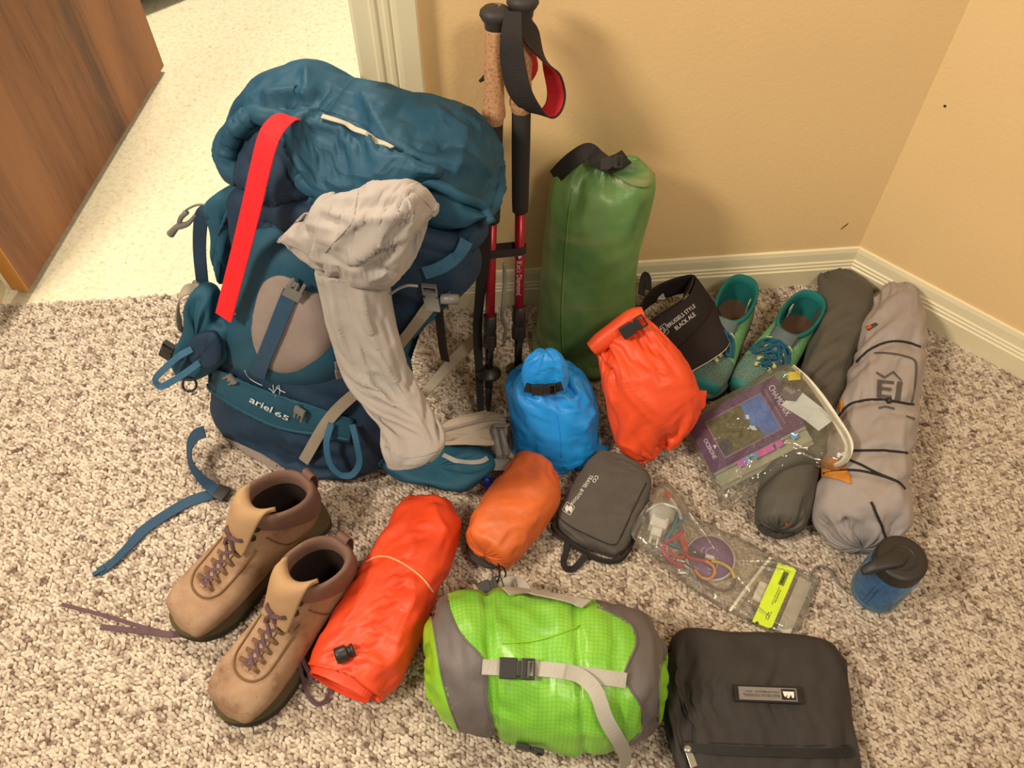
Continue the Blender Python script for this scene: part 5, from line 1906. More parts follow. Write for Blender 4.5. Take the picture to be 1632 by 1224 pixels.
def boot(heel, toe, flip, label, name='hiking_boot'):
    lc = Local(heel, toe, 0.29, flip)
    b = thing(name, (*lc(0, 0.14, 0)[:2], 0.004), label, 'boot', 'pair of tan hiking boots')
    prof = [(.288, .036, .287, .026, .016, 2.0), (.280, .056, .282, .022, .038, 2.3), (.260, .070, .266, .020, .047, 2.5), (.225, .080, .232, .018, .0515, 2.5), (.190, .093, .190, .018, .050, 2.4), (.165, .108, .150, .018, .046, 2.3),
            (.150, .122, .105, .018, .042, 2.2), (.140, .134, .060, .018, .040, 2.2), (.132, .146, .022, .022, .039, 2.2), (.126, .156, .002, .045, .039, 2.2), (.120, .164, -.002, .085, .040, 2.2), (.114, .170, .002, .118, .042, 2.2)]
    st = shoe_rings(lc, prof, 0, 0)
    G = loft(st, 90, 80, 0.004, None)
    G = crumple(G, 1.008, 1.008, goal=0.08, it=25, amp=0.0022, wl=0.05, seed=7 + flip, zmin=0.01)
    up = grid_obj('upper', G, M_LEATHER, b, True, True, False)
    S = Surf(up)
    last = G[-1]
    prev = G[-8]
    c = last.mean(0)
    axu = nrm(c - prev.mean(0))
    # padded collar: open at the front
    nu = last.shape[0]
    ids = [i % nu for i in range(int(nu * 0.31), int(nu * 1.19) + 1)]
    rows = []
    base10 = G[-14]
    for src, sc_, up_ in ((base10, 1.03, 0), (G[-8], 1.06, 0), (last, 1.08, 0.000), (last, 1.06, 0.008), (last, 0.98, 0.013), (last, 0.88, 0.011), (last, 0.80, 0.002), (last, 0.78, -0.014)):
        cc = src.mean(0)
        rows.append([cc + (src[i] - cc) * sc_ + axu * up_ for i in ids])
    G2 = np.array(rows)
    grid_obj('collar', G2, M_COLLAR, b, False)
    # dark inside
    rows = []
    for k, (f, dz, dy) in enumerate(((0.90, 0.004, 0), (0.82, -0.01, 0), (0.78, -0.04, 0.005), (0.76, -0.075, 0.012), (0.70, -0.105, 0.02))):
        rows.append([c + (q - c) * f + ZUP * dz + lc.y * dy for q in last])
    grid_obj('lining', np.array(rows), M_LINING, b, True, False, True)
    # tongue
    path = [(.156, .122), (.148, .132), (.140, .146), (.132, .160), (.125, .170), (.116, .176), (.107, .174), (.102, .166)]
    pc = curve(np.array(path), 26)
    rows = []
    for k, (y, z) in enumerate(pc):
        f = k / 25
        hw = 0.024 + 0.008 * f
        row = []
        for u in np.linspace(-1, 1, 17):
            row.append(lc(u * hw, y - (u * u) * 0.022 * f, z + 0.004 + (u * u) * 0.006 * f - (u * u) * 0.012 * (1 - f)))
        rows.append(row)
    tg = grid_obj('tongue', np.array(rows), M_TONGUE, b, False)
    solidify(tg, 0.007, 0)
    S2 = Surf(up, tg)

    def on(x, y, off=0.003):
        p, n__ = S.cast(lc(x, y, 0.30), -ZUP)
        return p + n__ * off, n__
    gs_ = [on(0, y, 0.0022) for y in (.226, .212, .198, .184, .170, .158, .150)]
    ribbon('gusset', [g_[0] for g_ in gs_], [.008, .013, .015, .016, .018, .022, .026], [g_[1] for g_ in gs_], M_TONGUE, b, 0.003, 30)
    # stitched panel around the laces
    up_l = [(-.030, .135), (-.031, .165), (-.031, .195), (-.029, .218), (-.018, .234), (0, .239), (.018, .234), (.029, .218), (.031, .195), (.031, .165), (.030, .135)]
    cv = curve(np.array(up_l), 60)
    pts = [on(x, y, 0.0008)[0] for x, y in cv]
    tube('panel_seam', pts, 0.0019, M_BSEAM, b, 0, 8)
    # heel and side seams
    for sx in (-1, 1):
        sp_ = []
        for y, z in ((.112, .125), (.100, .095), (.085, .070), (.055, .055), (.020, .052)):
            p, n__ = S.cast(lc(sx * 0.2, y, z), -lc.x * sx)
            sp_.append(p + n__ * 0.0008)
        tube('side_seam', sp_, 0.0014, M_BSEAM, b, 30, 8)
    # eyelets and laces
    rowsy = [.218, .203, .188, .173, .158]
    for y in rowsy:
        for sx in (-1, 1):
            p, n__ = on(sx * 0.019, y + 0.001, 0.0012)
            p2, _ = on(sx * 0.007, y - 0.001, 0.0052)
            ribbon('eyelet_loop', [p, p + n__ * 0.003 + (p2 - p) * 0.5, p2], 0.0055, n__, M_BSEAM, b, 0.0016, 8)
    sgn = 1
    for i in range(len(rowsy) - 1):
        for sx in (-1, 1):
            a, na = on(sx * 0.009, rowsy[i], 0.005)
            m_, nm = on(0, (rowsy[i] + rowsy[i + 1]) / 2, 0.006 + 0.001 * sx)
            q, nq = on(-sx * 0.009, rowsy[i + 1], 0.005)
            ribbon('lace', [a, m_, q], 0.0052, [na, nm, nq], M_LACE, b, 0.0014, 10)
    a, na = on(-0.010, rowsy[0], 0.0045)
    q, nq = on(0.010, rowsy[0], 0.0045)
    ribbon('lace', [a, on(0, rowsy[0] + 0.002, 0.006)[0], q], 0.0052, na, M_LACE, b, 0.0014, 8)
    # ankle hooks with crossing lace
    hk = []
    for sx in (-1, 1):
        p, n__ = S.cast(lc(sx * 0.2, .128, .135), -lc.x * sx)
        p = p + n__ * 0.003
        hk.append(p)
        G3 = lathe_grid([(0.002, 0), (0.0055, 0.0005), (0.0055, 0.003), (0.003, 0.004)], p - n__ * 0.002, n__, 14)
        grid_obj('hook', G3, M_EYE, b)
        p3, n3 = S.cast(lc(sx * 0.2, .116, .150), -lc.x * sx)
        grid_obj('hook', lathe_grid([(0.002, 0), (0.005, 0.0005), (0.005, 0.003), (0.003, 0.004)], p3 + n3 * 0.001, n3, 14), M_EYE, b)
    for sx in (0, 1):
        a, na = on(0.012 * (1 if sx else -1), .160, 0.005)
        m0 = S2.cast(lc(0.008 * (1 if sx else -1), .156, .3), -ZUP)[0] + ZUP * .007 + lc.y * .003
        m1 = S2.cast(lc(0, .148, .3), -ZUP)[0] + ZUP * .008 + lc.y * 0.006
        m2 = S2.cast(lc(-0.014 * (1 if sx else -1), .142, .3), -ZUP)[0] + ZUP * .006 + lc.y * 0.008
        ribbon('lace', [a, m0, m1, m2, hk[sx if lc.f > 0 else sx] * 0 + (hk[0] if sx else hk[1]) + lc.y * 0.004], 0.0056, nrm(lc.y + ZUP), M_LACE, b, 0.0015, 16)
    # heel pull loop
    hb = last[int(nu * 0.75)]
    ribbon('pull_loop', [hb - lc.y * 0.006 - ZUP * 0.02, hb - lc.y * 0.012 + ZUP * 0.002, hb - lc.y * 0.010 + ZUP * 0.018, hb - lc.y * 0.002 + ZUP * 0.022, hb + lc.y * 0.004 + ZUP * 0.008], 0.020, [-lc.y, -lc.y, nrm(ZUP - lc.y), ZUP, lc.y], M_COLLAR, b, 0.002, 24)
    ws = [(-.006, .004, 0), (-.001, .022, 0), (.010, .031, 0), (.05, .036, 0), (.10, .036, .001), (.16, .043, .001), (.21, .0515, 0), (.245, .050, 0), (.275, .036, 0), (.290, .018, 0), (.296, .003, 0)]
    sole('outsole', lc, ws, 0.004, 0.014, M_SOLE, b, 0.001, 0.006)
    sole('midsole', lc, ws, 0.013, 0.027, M_MID, b, 0.0, 0.006)
    return b, lc


h1, t1 = P(513, 818), P(284, 1016)
b1, lc1 = boot(h1, t1, 1, 'tan leather hiking boot whose purple laces trail out over the carpet beside the pack strap')
h2, t2 = P(566, 915), P(358, 1154)
b2, lc2 = boot(h2, t2, -1, 'tan leather hiking boot standing against the rolled red sleeping pad')
ribbon('lace_tail', [P(*q) for q in ((330, 985, .02), (300, 1006, .012), (275, 1010, .008), (230, 1000, .007), (180, 985, .007), (140, 974, .007), (98, 963, .007))], 0.006, ZUP, M_LACE, b1, 0.002, 40)
ribbon('lace_tail', [P(*q) for q in ((330, 985, .018), (296, 1008, .010), (270, 1011, .010), (232, 1007, .008), (195, 1003, .007), (160, 999, .007))], 0.009, ZUP, M_LACE, b1, 0.002, 40)
ribbon('lace_tail', [P(*q) for q in ((335, 912, .03), (326, 898, .02), (314, 886, .010))], 0.007, ZUP, M_LACE, b1, 0.002, 14)
ribbon('lace_tail', [P(*q) for q in ((425, 960, .13), (436, 990, .125), (455, 1005, .11), (470, 1022, .085), (482, 1050, .05), (496, 1085, .02), (486, 1090, .012), (492, 1110, .008), (506, 1123, .008), (520, 1115, .010), (526, 1096, .012), (520, 1080, .02))], 0.006, nrm([0.3, -.6, .7]), M_LACE, b2, 0.002, 70)
ribbon('lace_tail', [P(*q) for q in ((460, 975, .12), (480, 985, .11), (486, 1010, .085), (480, 1040, .055), (478, 1066, .03), (485, 1088, .014))], 0.006, nrm([0.3, -.6, .7]), M_LACE, b2, 0.002, 50)


# ------------------------------------------------------------------ trail shoes
def mesh_mat(name, c0, c1, s=420):
    m = NT(name)
    g = m.n('ShaderNodeNewGeometry')
    v = m.n('ShaderNodeTexVoronoi')
    v.inputs['Scale'].default_value = s
    m.l(g.outputs['Position'], v.inputs['Vector'])
    rp = m.ramp(v.outputs['Distance'], [(0.15, alb(c0)), (0.65, alb(c1))])
    m.l(rp.outputs[0], m.b.inputs['Base Color'])
    m.b.inputs['Roughness'].default_value = 0.75
    m.bump(v.outputs['Distance'], 0.4, 0.001)
    return m.m


M_SH_GREEN = mesh_mat('green_mesh', (84, 134, 88), (116, 168, 106))
M_SH_TEAL = plain('teal_rubber', (28, 118, 108), 0.55)
M_SH_GREY = fabric('grey_overlay', (92, 104, 100), 0.7)
M_SH_MESH = mesh_mat('grey_green_mesh', (66, 88, 80), (98, 124, 108))
M_SH_LINE = fabric('teal_lining', (22, 104, 96), 0.85)
M_SH_INS = fabric('brown_insole', (96, 70, 52), 0.95)
M_SH_SOLE = plain('dark_teal_sole', (34, 58, 56), 0.7)
M_SH_EDGE = plain('grey_sole_edge', (130, 128, 112), 0.6)
M_SH_LACE = fabric('blue_teal_lace', (22, 88, 112), 0.7, 0.3, 0.5, 300, 0)
M_SH_LOOP = plain('pale_yellow_loop', (196, 190, 112), 0.6)


def trail_shoe(heel, toe, flip, label):
    lc = Local(heel, toe, 0.255, flip)
    b = thing('trail_shoe', (*lc(0, 0.12, 0)[:2], 0.004), label, 'shoe', 'pair of teal trail shoes')
    prof = [(.254, .034, .253, .022, .014, 2.0), (.246, .048, .250, .016, .034, 2.3), (.226, .058, .234, .014, .043, 2.4), (.195, .066, .200, .013, .047, 2.4), (.165, .076, .160, .013, .045, 2.3), (.146, .082, .120, .013, .042, 2.2), (.136, .086, .075, .013, .040, 2.2), (.131, .088, .030, .016, .038, 2.2), (.128, .088, .004, .034, .037, 2.2), (.126, .086, -.004, .060, .036, 2.3), (.125, .084, -.002, .080, .035, 2.4)]
    G = loft(shoe_rings(lc, prof, 0, 0), 90, 80, 0.003, None)
    last = G[-1]
    c = last.mean(0)
    o = grid_obj('tmp', G, M_SH_GREEN, b, True, True, False)
    S = Surf(o)

    def cls(p, q):
        x, y, z = lc.inv(p)
        if z < 0.030 and y > 0.165 or y > 0.238:
            return 'toe'
        if abs(x) < 0.026 + 0.1 * max(0, 0.13 - y) and y > 0.10 and z > 0.052:
            return 'eye' if y < 0.19 else 'vamp'
        if y > 0.185:
            return 'vamp'
        if y < 0.045:
            return 'heel'
        return 'side'
    split_obj(o, cls, {'toe': ('toe_bumper', M_SH_TEAL), 'eye': ('eyestay', M_SH_GREY), 'vamp': ('toe_mesh', M_SH_MESH), 'heel': ('heel_counter', M_SH_MESH), 'side': ('side_mesh', M_SH_GREEN)})
    axu = ZUP
    rows = []
    for src, sc_, u_ in ((G[-6], 1.02, 0), (last, 1.05, 0), (last, 1.04, 0.005), (last, 0.97, 0.008), (last, 0.89, 0.005), (last, 0.85, -0.006)):
        cc = src.mean(0)
        rows.append([cc + (q - cc) * sc_ + axu * u_ for q in src])
    grid_obj('collar', np.array(rows), M_SH_LINE, b, True, False, False)
    rows = []
    for f, dz, dy in ((0.88, 0.0, 0), (0.86, -0.012, 0), (0.84, -0.035, 0.004), (0.84, -0.056, 0.008)):
        rows.append([c + (q - c) * f + ZUP * dz + lc.y * dy for q in last])
    grid_obj('lining', np.array(rows), M_SH_LINE, b, True, False, False)
    rows2 = np.array([[c + (q - c) * f + ZUP * (-0.050 - 0.004 * k) + lc.y * 0.008 for q in last] for k, f in enumerate((0.86, 0.5))])
    grid_obj('insole', rows2, M_SH_INS, b, True, False, True)
    p0 = c + lc.x * (-0.024) + ZUP * -0.002 - lc.y * 0.012
    box('inner_tag', p0 + ZUP * -0.016, lc.x * 0.0008, lc.y * 0.008, ZUP * 0.013, plain('white_tag', (186, 178, 158), 0.8), b)

    def on(x, y, off=0.003):
        p, n__ = S.cast(lc(x, y, 0.30), -ZUP)
        return p + n__ * off, n__
    # tongue
    rows = []
    for k, (y, z) in enumerate(curve(np.array([(.170, .078), (.156, .084), (.144, .091), (.134, .097), (.128, .098)]), 18)):
        rows.append([lc(u * 0.022, y - u * u * 0.012 * k / 18, z - u * u * 0.010) for u in np.linspace(-1, 1, 13)])
    tg = grid_obj('tongue', np.array(rows), M_SH_GREY, b, False)
    solidify(tg, 0.005, 0)
    ys = [.148, .162, .176, .190, .202]
    for y in ys:
        for sx in (-1, 1):
            wv = 0.025 - (y - .148) * 0.16
            p, n__ = on(sx * wv, y, 0.003)
            p2, n2 = on(sx * (wv - 0.012), y - 0.003, 0.005)
            ribbon('lace_loop', [p, (p + p2) / 2 + n__ * 0.002, p2], 0.007, n__, M_SH_LOOP, b, 0.0016, 8)
    for i in range(len(ys) - 1):
        for sx in (-1, 1):
            w0, w1 = 0.015 - (ys[i] - .148) * 0.1, 0.015 - (ys[i + 1] - .148) * 0.1
            a = on(sx * w0, ys[i], 0.007)[0]
            q = on(-sx * w1, ys[i + 1], 0.007)[0]
            m_ = on(0, (ys[i] + ys[i + 1]) / 2, 0.009 + 0.0015 * sx)[0]
            tube('lace', [a, m_, q], 0.0026, M_SH_LACE, b, 12, 8)
    rg = np.random.default_rng(3)
    # bow: two loops and two ends
    k0 = on(0, .146, 0.012)[0]
    for sx in (-1, 1):
        pts = [k0] + [on(sx * x, y, 0.010)[0] for x, y in ((.014, .156), (.026, .172), (.028, .186), (.014, .174), (.004, .156))]
        tube('lace_bow', pts, 0.0026, M_SH_LACE, b, 40, 8)
        pts = [k0] + [on(sx * x, y, 0.010)[0] for x, y in ((.020, .152), (.030, .168), (.034, .184))]
        tube('lace_end', pts, 0.0024, M_SH_LACE, b, 24, 8)
    ws = [(-.006, .004, 0), (-.002, .020, 0), (.008, .030, 0), (.045, .036, 0), (.09, .037, 0), (.14, .042, 0), (.19, .048, 0), (.222, .044, 0), (.245, .032, 0), (.257, .016, 0), (.261, .003, 0)]
    sole('outsole', lc, ws, 0.004, 0.012, M_SH_SOLE, b, 0.001, 0.006)
    sole('midsole', lc, ws, 0.011, 0.022, M_SH_EDGE, b, 0.0, 0.006)
    return b, lc


trail_shoe(P(1176, 486), P(1112, 622), 1, 'teal and green trail shoe with its toe under the black visor brim')
trail_shoe(P(1282, 512), P(1188, 640), -1, 'teal and green trail shoe with its toe under the bagged guidebook')


# =================================================================== trekking poles
M_CORK = None


def cork_mat():
    m = NT('cork')
    g = m.n('ShaderNodeNewGeometry')
    n1 = m.noise(g.outputs['Position'], 260, 3, 0.7)
    rp = m.ramp(n1.outputs['Fac'], [(0.30, alb((96, 58, 34))), (0.42, alb((174, 122, 82))), (0.7, alb((196, 148, 104)))])
    m.l(rp.outputs[0], m.b.inputs['Base Color'])
    m.b.inputs['Roughness'].default_value = 0.85
    m.bump(n1.outputs['Fac'], 0.3, 0.001)
    return m.m


M_CORK = cork_mat()
M_FOAM = plain('black_foam', (36, 32, 30), 0.9)
M_SHAFT = plain('red_anodised_shaft', (150, 20, 34), 0.32, 0.35)
M_STRAPB = fabric('black_strap', (46, 40, 37), 0.8)
M_STRAPR = fabric('red_strap_lining', (190, 36, 44), 0.8)
M_RUB = plain('black_rubber', (52, 48, 45), 0.6)


def pole(top, bot, label, lettered):
    ax = nrm(top - bot)
    L = np.linalg.norm(top - bot)
    t = thing('trekking_pole', tuple(bot), label, 'trekking pole', 'two trekking poles')

    def lat(name, prof, mat, nu=26, par=None):
        return grid_obj(name, lathe_grid([(r_, L - d_) for d_, r_ in prof][::-1], bot, ax, nu), mat, par or t)
    knob = lat('top_knob', [(-.012, .004), (-.011, .016), (-.006, .0215), (.000, .0225), (.006, .019), (.010, .0155), (.018, .0145), (.020, .013)], M_RUB)
    lat('cork_grip', [(.018, .0135), (.022, .0142), (.045, .0148), (.075, .0152), (.100, .0140), (.122, .0148), (.136, .0172), (.143, .0174), (.148, .0150), (.154, .0142), (.156, .0125)], M_CORK)
    lat('foam_grip', [(.155, .0125), (.157, .0140), (.200, .0142), (.300, .0132), (.318, .0126), (.320, .009)], M_FOAM)
    sh_ = lat('upper_shaft', [(.315, .0082), (.505, .0082), (.507, .006)], M_SHAFT)
    lat('flick_lock', [(.500, .0085), (.502, .0115), (.530, .0118), (.534, .0105), (.540, .0105), (.543, .0125), (.566, .0125), (.570, .0090)], M_BLACK)
    side = nrm(np.cross(ax, [0, 1, 0]))
    frn = nrm(np.cross(side, ax))
    if frn[1] > 0:
        frn = -frn
    box('lock_lever', bot + ax * (L - .552) + frn * .012 - side * .004, ax * .016, side * .005, frn * .004, M_BLACK, t, .0015)
    lat('lower_shaft', [(.566, .0072), (L - .10, .0070), (L - .099, .005)], plain('black_shaft', (34, 28, 27), 0.25, 0.3))
    lat('basket', [(L - .105, .006), (L - .100, .012), (L - .094, .022), (L - .090, .0225), (L - .086, .014), (L - .080, .008), (L - .06, .0075)], M_BLACK)
    lat('tip', [(L - .085, .0075), (L - .02, .0060), (L - .004, .0045), (L, .0020)], M_BLACK)
    return t, ax, L, frn, side, sh_, knob


top1, bot1 = PY(790, 24, 1.118), P(778, 655, 0.004)
top2, bot2 = PY(833, 4, 1.132), P(825, 650, 0.004)
pl1, ax1, L1, fr1, sd1, sf1, kb1 = pole(top1, bot1, 'trekking pole with cork grip and red shaft, next to the backpack', False)
pl2, ax2, L2, fr2, sd2, sf2, kb2 = pole(top2, bot2, 'trekking pole with hanging wrist loop and lettered red shaft beside green dry bag', True)
# lettering down the second shaft
V, Fc = text_mesh('Black Diamond', 0.01)
wd_, hg_ = V[:, 0].max(), V[:, 1].max()
a0, a1 = proj(bot2 + ax2 * (L2 - .405)), None
S2f = Surf(sf2)
def shaft_px(y):
    return min((proj(bot2 + ax2 * s) for s in np.linspace(0, L2, 500)), key=lambda q: abs(q[1] - y))


xa, xb = shaft_px(416)[0] - 4, shaft_px(470)[0] - 4
text_on('lettering', 'Black Diamond', S2f, (xa, 416), (xb, 470), 7.5, plain('shaft_print', (206, 190, 184), 0.6), pl2, 0.0006, 0.0)
patch('diamond_mark', S2f, [(xa + 4, 403), (xa + 8, 408), (xa + 4, 413), (xa + 1, 408)], plain('shaft_print', (196, 176, 170), 0.6), pl2, 0.0006, 3, 0)
S1k = Surf(kb1)
patch('diamond_mark', S1k, [(787, 7), (793, 4.5), (800, 8), (793, 13), (795, 8.5)], plain('knob_print', (130, 124, 118), 0.6), pl1, 0.0006, 3, 0)
# wrist loop of the second pole: wide black webbing lined in red
wl = [(818, 18, 1.105), (815, 60, 1.085), (818, 105, 1.075), (828, 145, 1.070), (846, 172, 1.072), (866, 183, 1.080), (882, 172, 1.092), (887, 150, 1.105), (881, 120, 1.110), (866, 88, 1.110), (846, 55, 1.108), (826, 24, 1.108)]
pts = np.array([PY(x, y, Y) for x, y, Y in wl])
cen = pts.mean(0)
nr = []
vd = nrm(CAM - cen)
for k in range(len(pts)):
    tt = nrm(pts[min(k + 1, len(pts) - 1)] - pts[max(k - 1, 0)])
    outw = nrm(pts[k] - cen)
    outw = nrm(outw - tt * (outw @ tt))
    mixk = [0.95, 0.95, 0.9, 0.75, 0.5, 0.0, -0.5, -0.55, -0.3, 0.6, 0.9, 0.9][k]
    # how far the outer side of the band turns to the room
    nr.append(nrm(vd * mixk + outw * math.sqrt(max(0.05, 1 - mixk * mixk))))
nr = np.array(nr)
ws_ = [.022, .030, .036, .037, .035, .032, .030, .030, .031, .033, .030, .020]
loop = ribbon('wrist_strap', pts, ws_, nr, M_STRAPB, pl2, 0.002, 80)
ribbon('strap_lining', pts - nr * 0.0022, np.array(ws_) * 0.86, nr, M_STRAPR, loop, 0.0014, 80)
# wrist loop of the first pole, folded behind the grips
pts = np.array([PY(x, y, Y) for x, y, Y in ((815, 20, 1.12), (812, 60, 1.125), (816, 100, 1.13), (836, 128, 1.135), (850, 112, 1.135), (838, 70, 1.13), (822, 28, 1.125))])
ribbon('wrist_strap', pts, 0.02, nrm([0.7, -.6, .2]), M_STRAPR, pl1, 0.002, 50)
tube('strap_tail', [PY(781, 112, 1.125), PY(774, 122, 1.12), PY(764, 130, 1.115)], np.array([.005, .004, .002]), M_STRAPB, pl1, 14, 10)
# hook-and-loop band holding both shafts together
c1 = bot1 + ax1 * ((P(0, 0)[2] * 0) + 0)


def along(bot, ax, L, y):
    best = min(np.linspace(0, L, 400), key=lambda s: abs(proj(bot + ax * s)[1] - y))
    return bot + ax * best


cA, cB = along(bot1, ax1, L1, 400), along(bot2, ax2, L2, 396)
dB = nrm(cB - cA)
up_ = nrm(ax1 + ax2)
nb_ = nrm(np.cross(dB, up_))
ptsb = []
R0 = 0.0102
for a in np.linspace(math.pi / 2, 3 * math.pi / 2, 12):
    ptsb.append(cA + dB * R0 * math.cos(a) + nb_ * R0 * math.sin(a))
for a in np.linspace(-math.pi / 2, math.pi / 2, 12):
    ptsb.append(cB + dB * R0 * math.cos(a) + nb_ * R0 * math.sin(a))
ptsb.append(ptsb[0])
ptsb = np.array(ptsb)
cm = (cA + cB) / 2
bd = ribbon('pole_tie', ptsb, 0.014, [nrm(q - (cA if k < 12 else cB)) for k, q in enumerate(ptsb)], fabric('tie_black', (44, 38, 34), 0.85), None, 0.0016, 0)
tag(bd, 'black band tying the two red pole shafts together', 'strap')
# grey cord hanging behind the shafts
tg_ = tube('cord', [PY(804, 420, 1.10), PY(804, 450, 1.09), PY(802, 480, 1.07), PY(800, 505, 1.05), PY(806, 525, 1.03), PY(803, 545, 1.0)], 0.0035, plain('grey_cord', (150, 140, 132), 0.7), pack, 40, 8)

# =================================================================== black visor
M_VIS = fabric('black_cap_cloth', (44, 36, 34), 0.9, 0.06, 0.2, 40, 1300, spec=0.2)
vz = thing('visor_cap', (*P(1085, 560)[:2], 0.03), 'black visor cap with white lettering and white piped brim resting on a trail shoe', 'cap')
C0 = curve([P(*q) for q in ((1026, 530, .085), (1040, 512, .108), (1062, 496, .122), (1090, 478, .130), (1104, 460, .128), (1109, 442, .115))], 40)
C1 = curve([P(*q) for q in ((1066, 566, .078), (1078, 556, .090), (1096, 540, .100), (1120, 516, .104), (1134, 494, .100), (1134, 478, .090))], 40)
C2 = curve([P(*q) for q in ((1094, 598, .074), (1106, 589, .080), (1132, 574, .086), (1156, 556, .086), (1163, 540, .082), (1160, 526, .078))], 40)
rows = []
for f in np.linspace(0, 1, 16):
    bul = math.sin(f * math.pi) * 0.006
    rows.append(C0 * (1 - f) + C1 * f + np.array([-.2, -.5, .8]) * bul)
fp_ = grid_obj('front_panel', np.array(rows), M_VIS, vz, False)
solidify(fp_, 0.003, 0)
rows = []
for f in np.linspace(0, 1, 16):
    rows.append(C1 * (1 - f) + C2 * f + np.array([0, -.3, .9]) * math.sin(f * math.pi) * 0.004)
br_ = grid_obj('brim', np.array(rows), M_VIS, vz, False)
solidify(br_, 0.0035, 0)
tube('brim_piping', C2, 0.0017, plain('cream_piping', (214, 204, 182), 0.6), vz, 0, 8)
# band running round behind
B0 = curve([P(*q) for q in ((1109, 442, .115), (1104, 438, .112), (1090, 440, .108), (1066, 447, .102), (1040, 461, .098), (1024, 482, .092), (1020, 508, .088), (1026, 530, .085))], 50)
dn = np.array([-0.1, -0.15, -1.0]) * 0.045
rows = [B0 + dn * f for f in np.linspace(0, 1, 8)]
bn = grid_obj('head_band', np.array(rows), M_VIS, vz, False)
solidify(bn, 0.003, 0)
rows = [C0 + np.array([-.25, .1, -1]) * 0.040 * f + np.array([-.6, .3, 0]) * 0.006 for f in np.linspace(0, 1, 6)]
sw = grid_obj('sweatband', np.array(rows), fabric('brown_sweatband', (66, 52, 42), 0.95), vz, False)
solidify(sw, 0.002, 0)
S_fp = Surf(fp_)
M_VT = plain('white_thread', (206, 196, 184), 0.7)
text_on('lettering', 'BRUSSELS STYLE', S_fp, (1066, 523), (1108, 490), 6.0, M_VT, vz, 0.003, 0.0)
text_on('lettering', 'BLACK ALE', S_fp, (1078, 527), (1108, 503), 6.5, M_VT, vz, 0.003, 0.005)
text_on('emblem', 'GI', S_fp, (1058, 533), (1063, 527), 9, M_VT, vz, 0.003, 0.0)
for a, b in (((1058, 537), (1066, 530)), ((1060, 516), (1066, 530)), ((1052, 522), (1060, 516)), ((1052, 522), (1058, 537))):
    tube_on('emblem_frame', S_fp, [a, ((a[0] + b[0]) / 2, (a[1] + b[1]) / 2), b], 0.0005, M_VT, vz, 0.003, 3, 6)
S_bn = Surf(bn)
patch('size_tag', S_bn, [(1047, 474), (1056, 466), (1062, 480), (1052, 487)], plain('white_tag', (186, 178, 158), 0.8), vz, 0.003, 5, 0.001)
ribbon('back_strap', [P(1022, 470, .09), P(1024, 452, .095), P(1028, 438, .10), P(1032, 444, .095), P(1033, 462, .09)], 0.014, nrm([0.2, -.8, .5]), M_BLACKWEB, vz, 0.002, 24)

# =================================================================== guidebook in a clear bag
A_, B_, C_, D_ = P(1095, 673, .052), P(1139, 752, .052), P(1274, 684, .122), P(1238, 596, .122)
bu = nrm(((D_ - A_) + (C_ - B_)) / 2)
bv = ((B_ - A_) + (C_ - D_)) / 2
bv = nrm(bv - bu * (bv @ bu))
bn_ = nrm(np.cross(bu, bv))
if bn_[2] < 0:
    bn_ = -bn_
bc = (A_ + B_ + C_ + D_) / 4
BW, BH = 0.0875, 0.0550


def bk(u, v, h=0.0):
    """cover coordinates: u 0..1 along the long side, v 0..1 along the short side"""
    return bc + bu * (u * 2 - 1) * BW + bv * (v * 2 - 1) * BH + bn_ * h


def cover_mat(name, c0, c1, s=30):
    m = NT(name)
    g = m.n('ShaderNodeNewGeometry')
    n1 = m.noise(g.outputs['Position'], s, 4, 0.7)
    rp = m.ramp(n1.outputs['Fac'], [(0.3, alb(c0)), (0.7, alb(c1))])
    m.l(rp.outputs[0], m.b.inputs['Base Color'])
    m.b.inputs['Roughness'].default_value = 0.35
    return m.m


gb_ = thing('guidebook', tuple(bk(.5, .5, -.02)), 'purple guidebook with a mountain photo on its cover inside a clear bag', 'book')
TBK = 0.0075
box('pages', bk(.5, .5, -TBK), bu * (BW - .001), bv * (BH - .0005), bn_ * (TBK - .0008), plain('page_white', (220, 212, 196), 0.8), gb_)
M_PURP = cover_mat('purple_cover', (72, 36, 76), (92, 54, 98), 24)
cov = box('cover', bk(.5, .5, -.0004), bu * BW, bv * BH, bn_ * .0005, M_PURP, gb_)
box('back_cover', bk(.5, .5, -2 * TBK), bu * BW, bv * BH, bn_ * .0005, M_PURP, gb_)


def flat(name, pts, mat, parent, h):
    o = mesh_obj(name, [bk(u, v, h) for u, v in pts], [tuple(range(len(pts)))], mat, parent, False)
    if np.array(o.data.polygons[0].normal) @ bn_ < 0:
        o.data.flip_normals()
    return o


flat('picture_border', [(.17, .15), (.80, .15), (.80, .88), (.17, .88)], plain('mauve_border', (124, 98, 118), 0.4), cov, .0006)
x0, x1, y0, y1 = .185, .785, .175, .855


def pic(u, v):
    return (x0 + (x1 - x0) * u, y0 + (y1 - y0) * v)


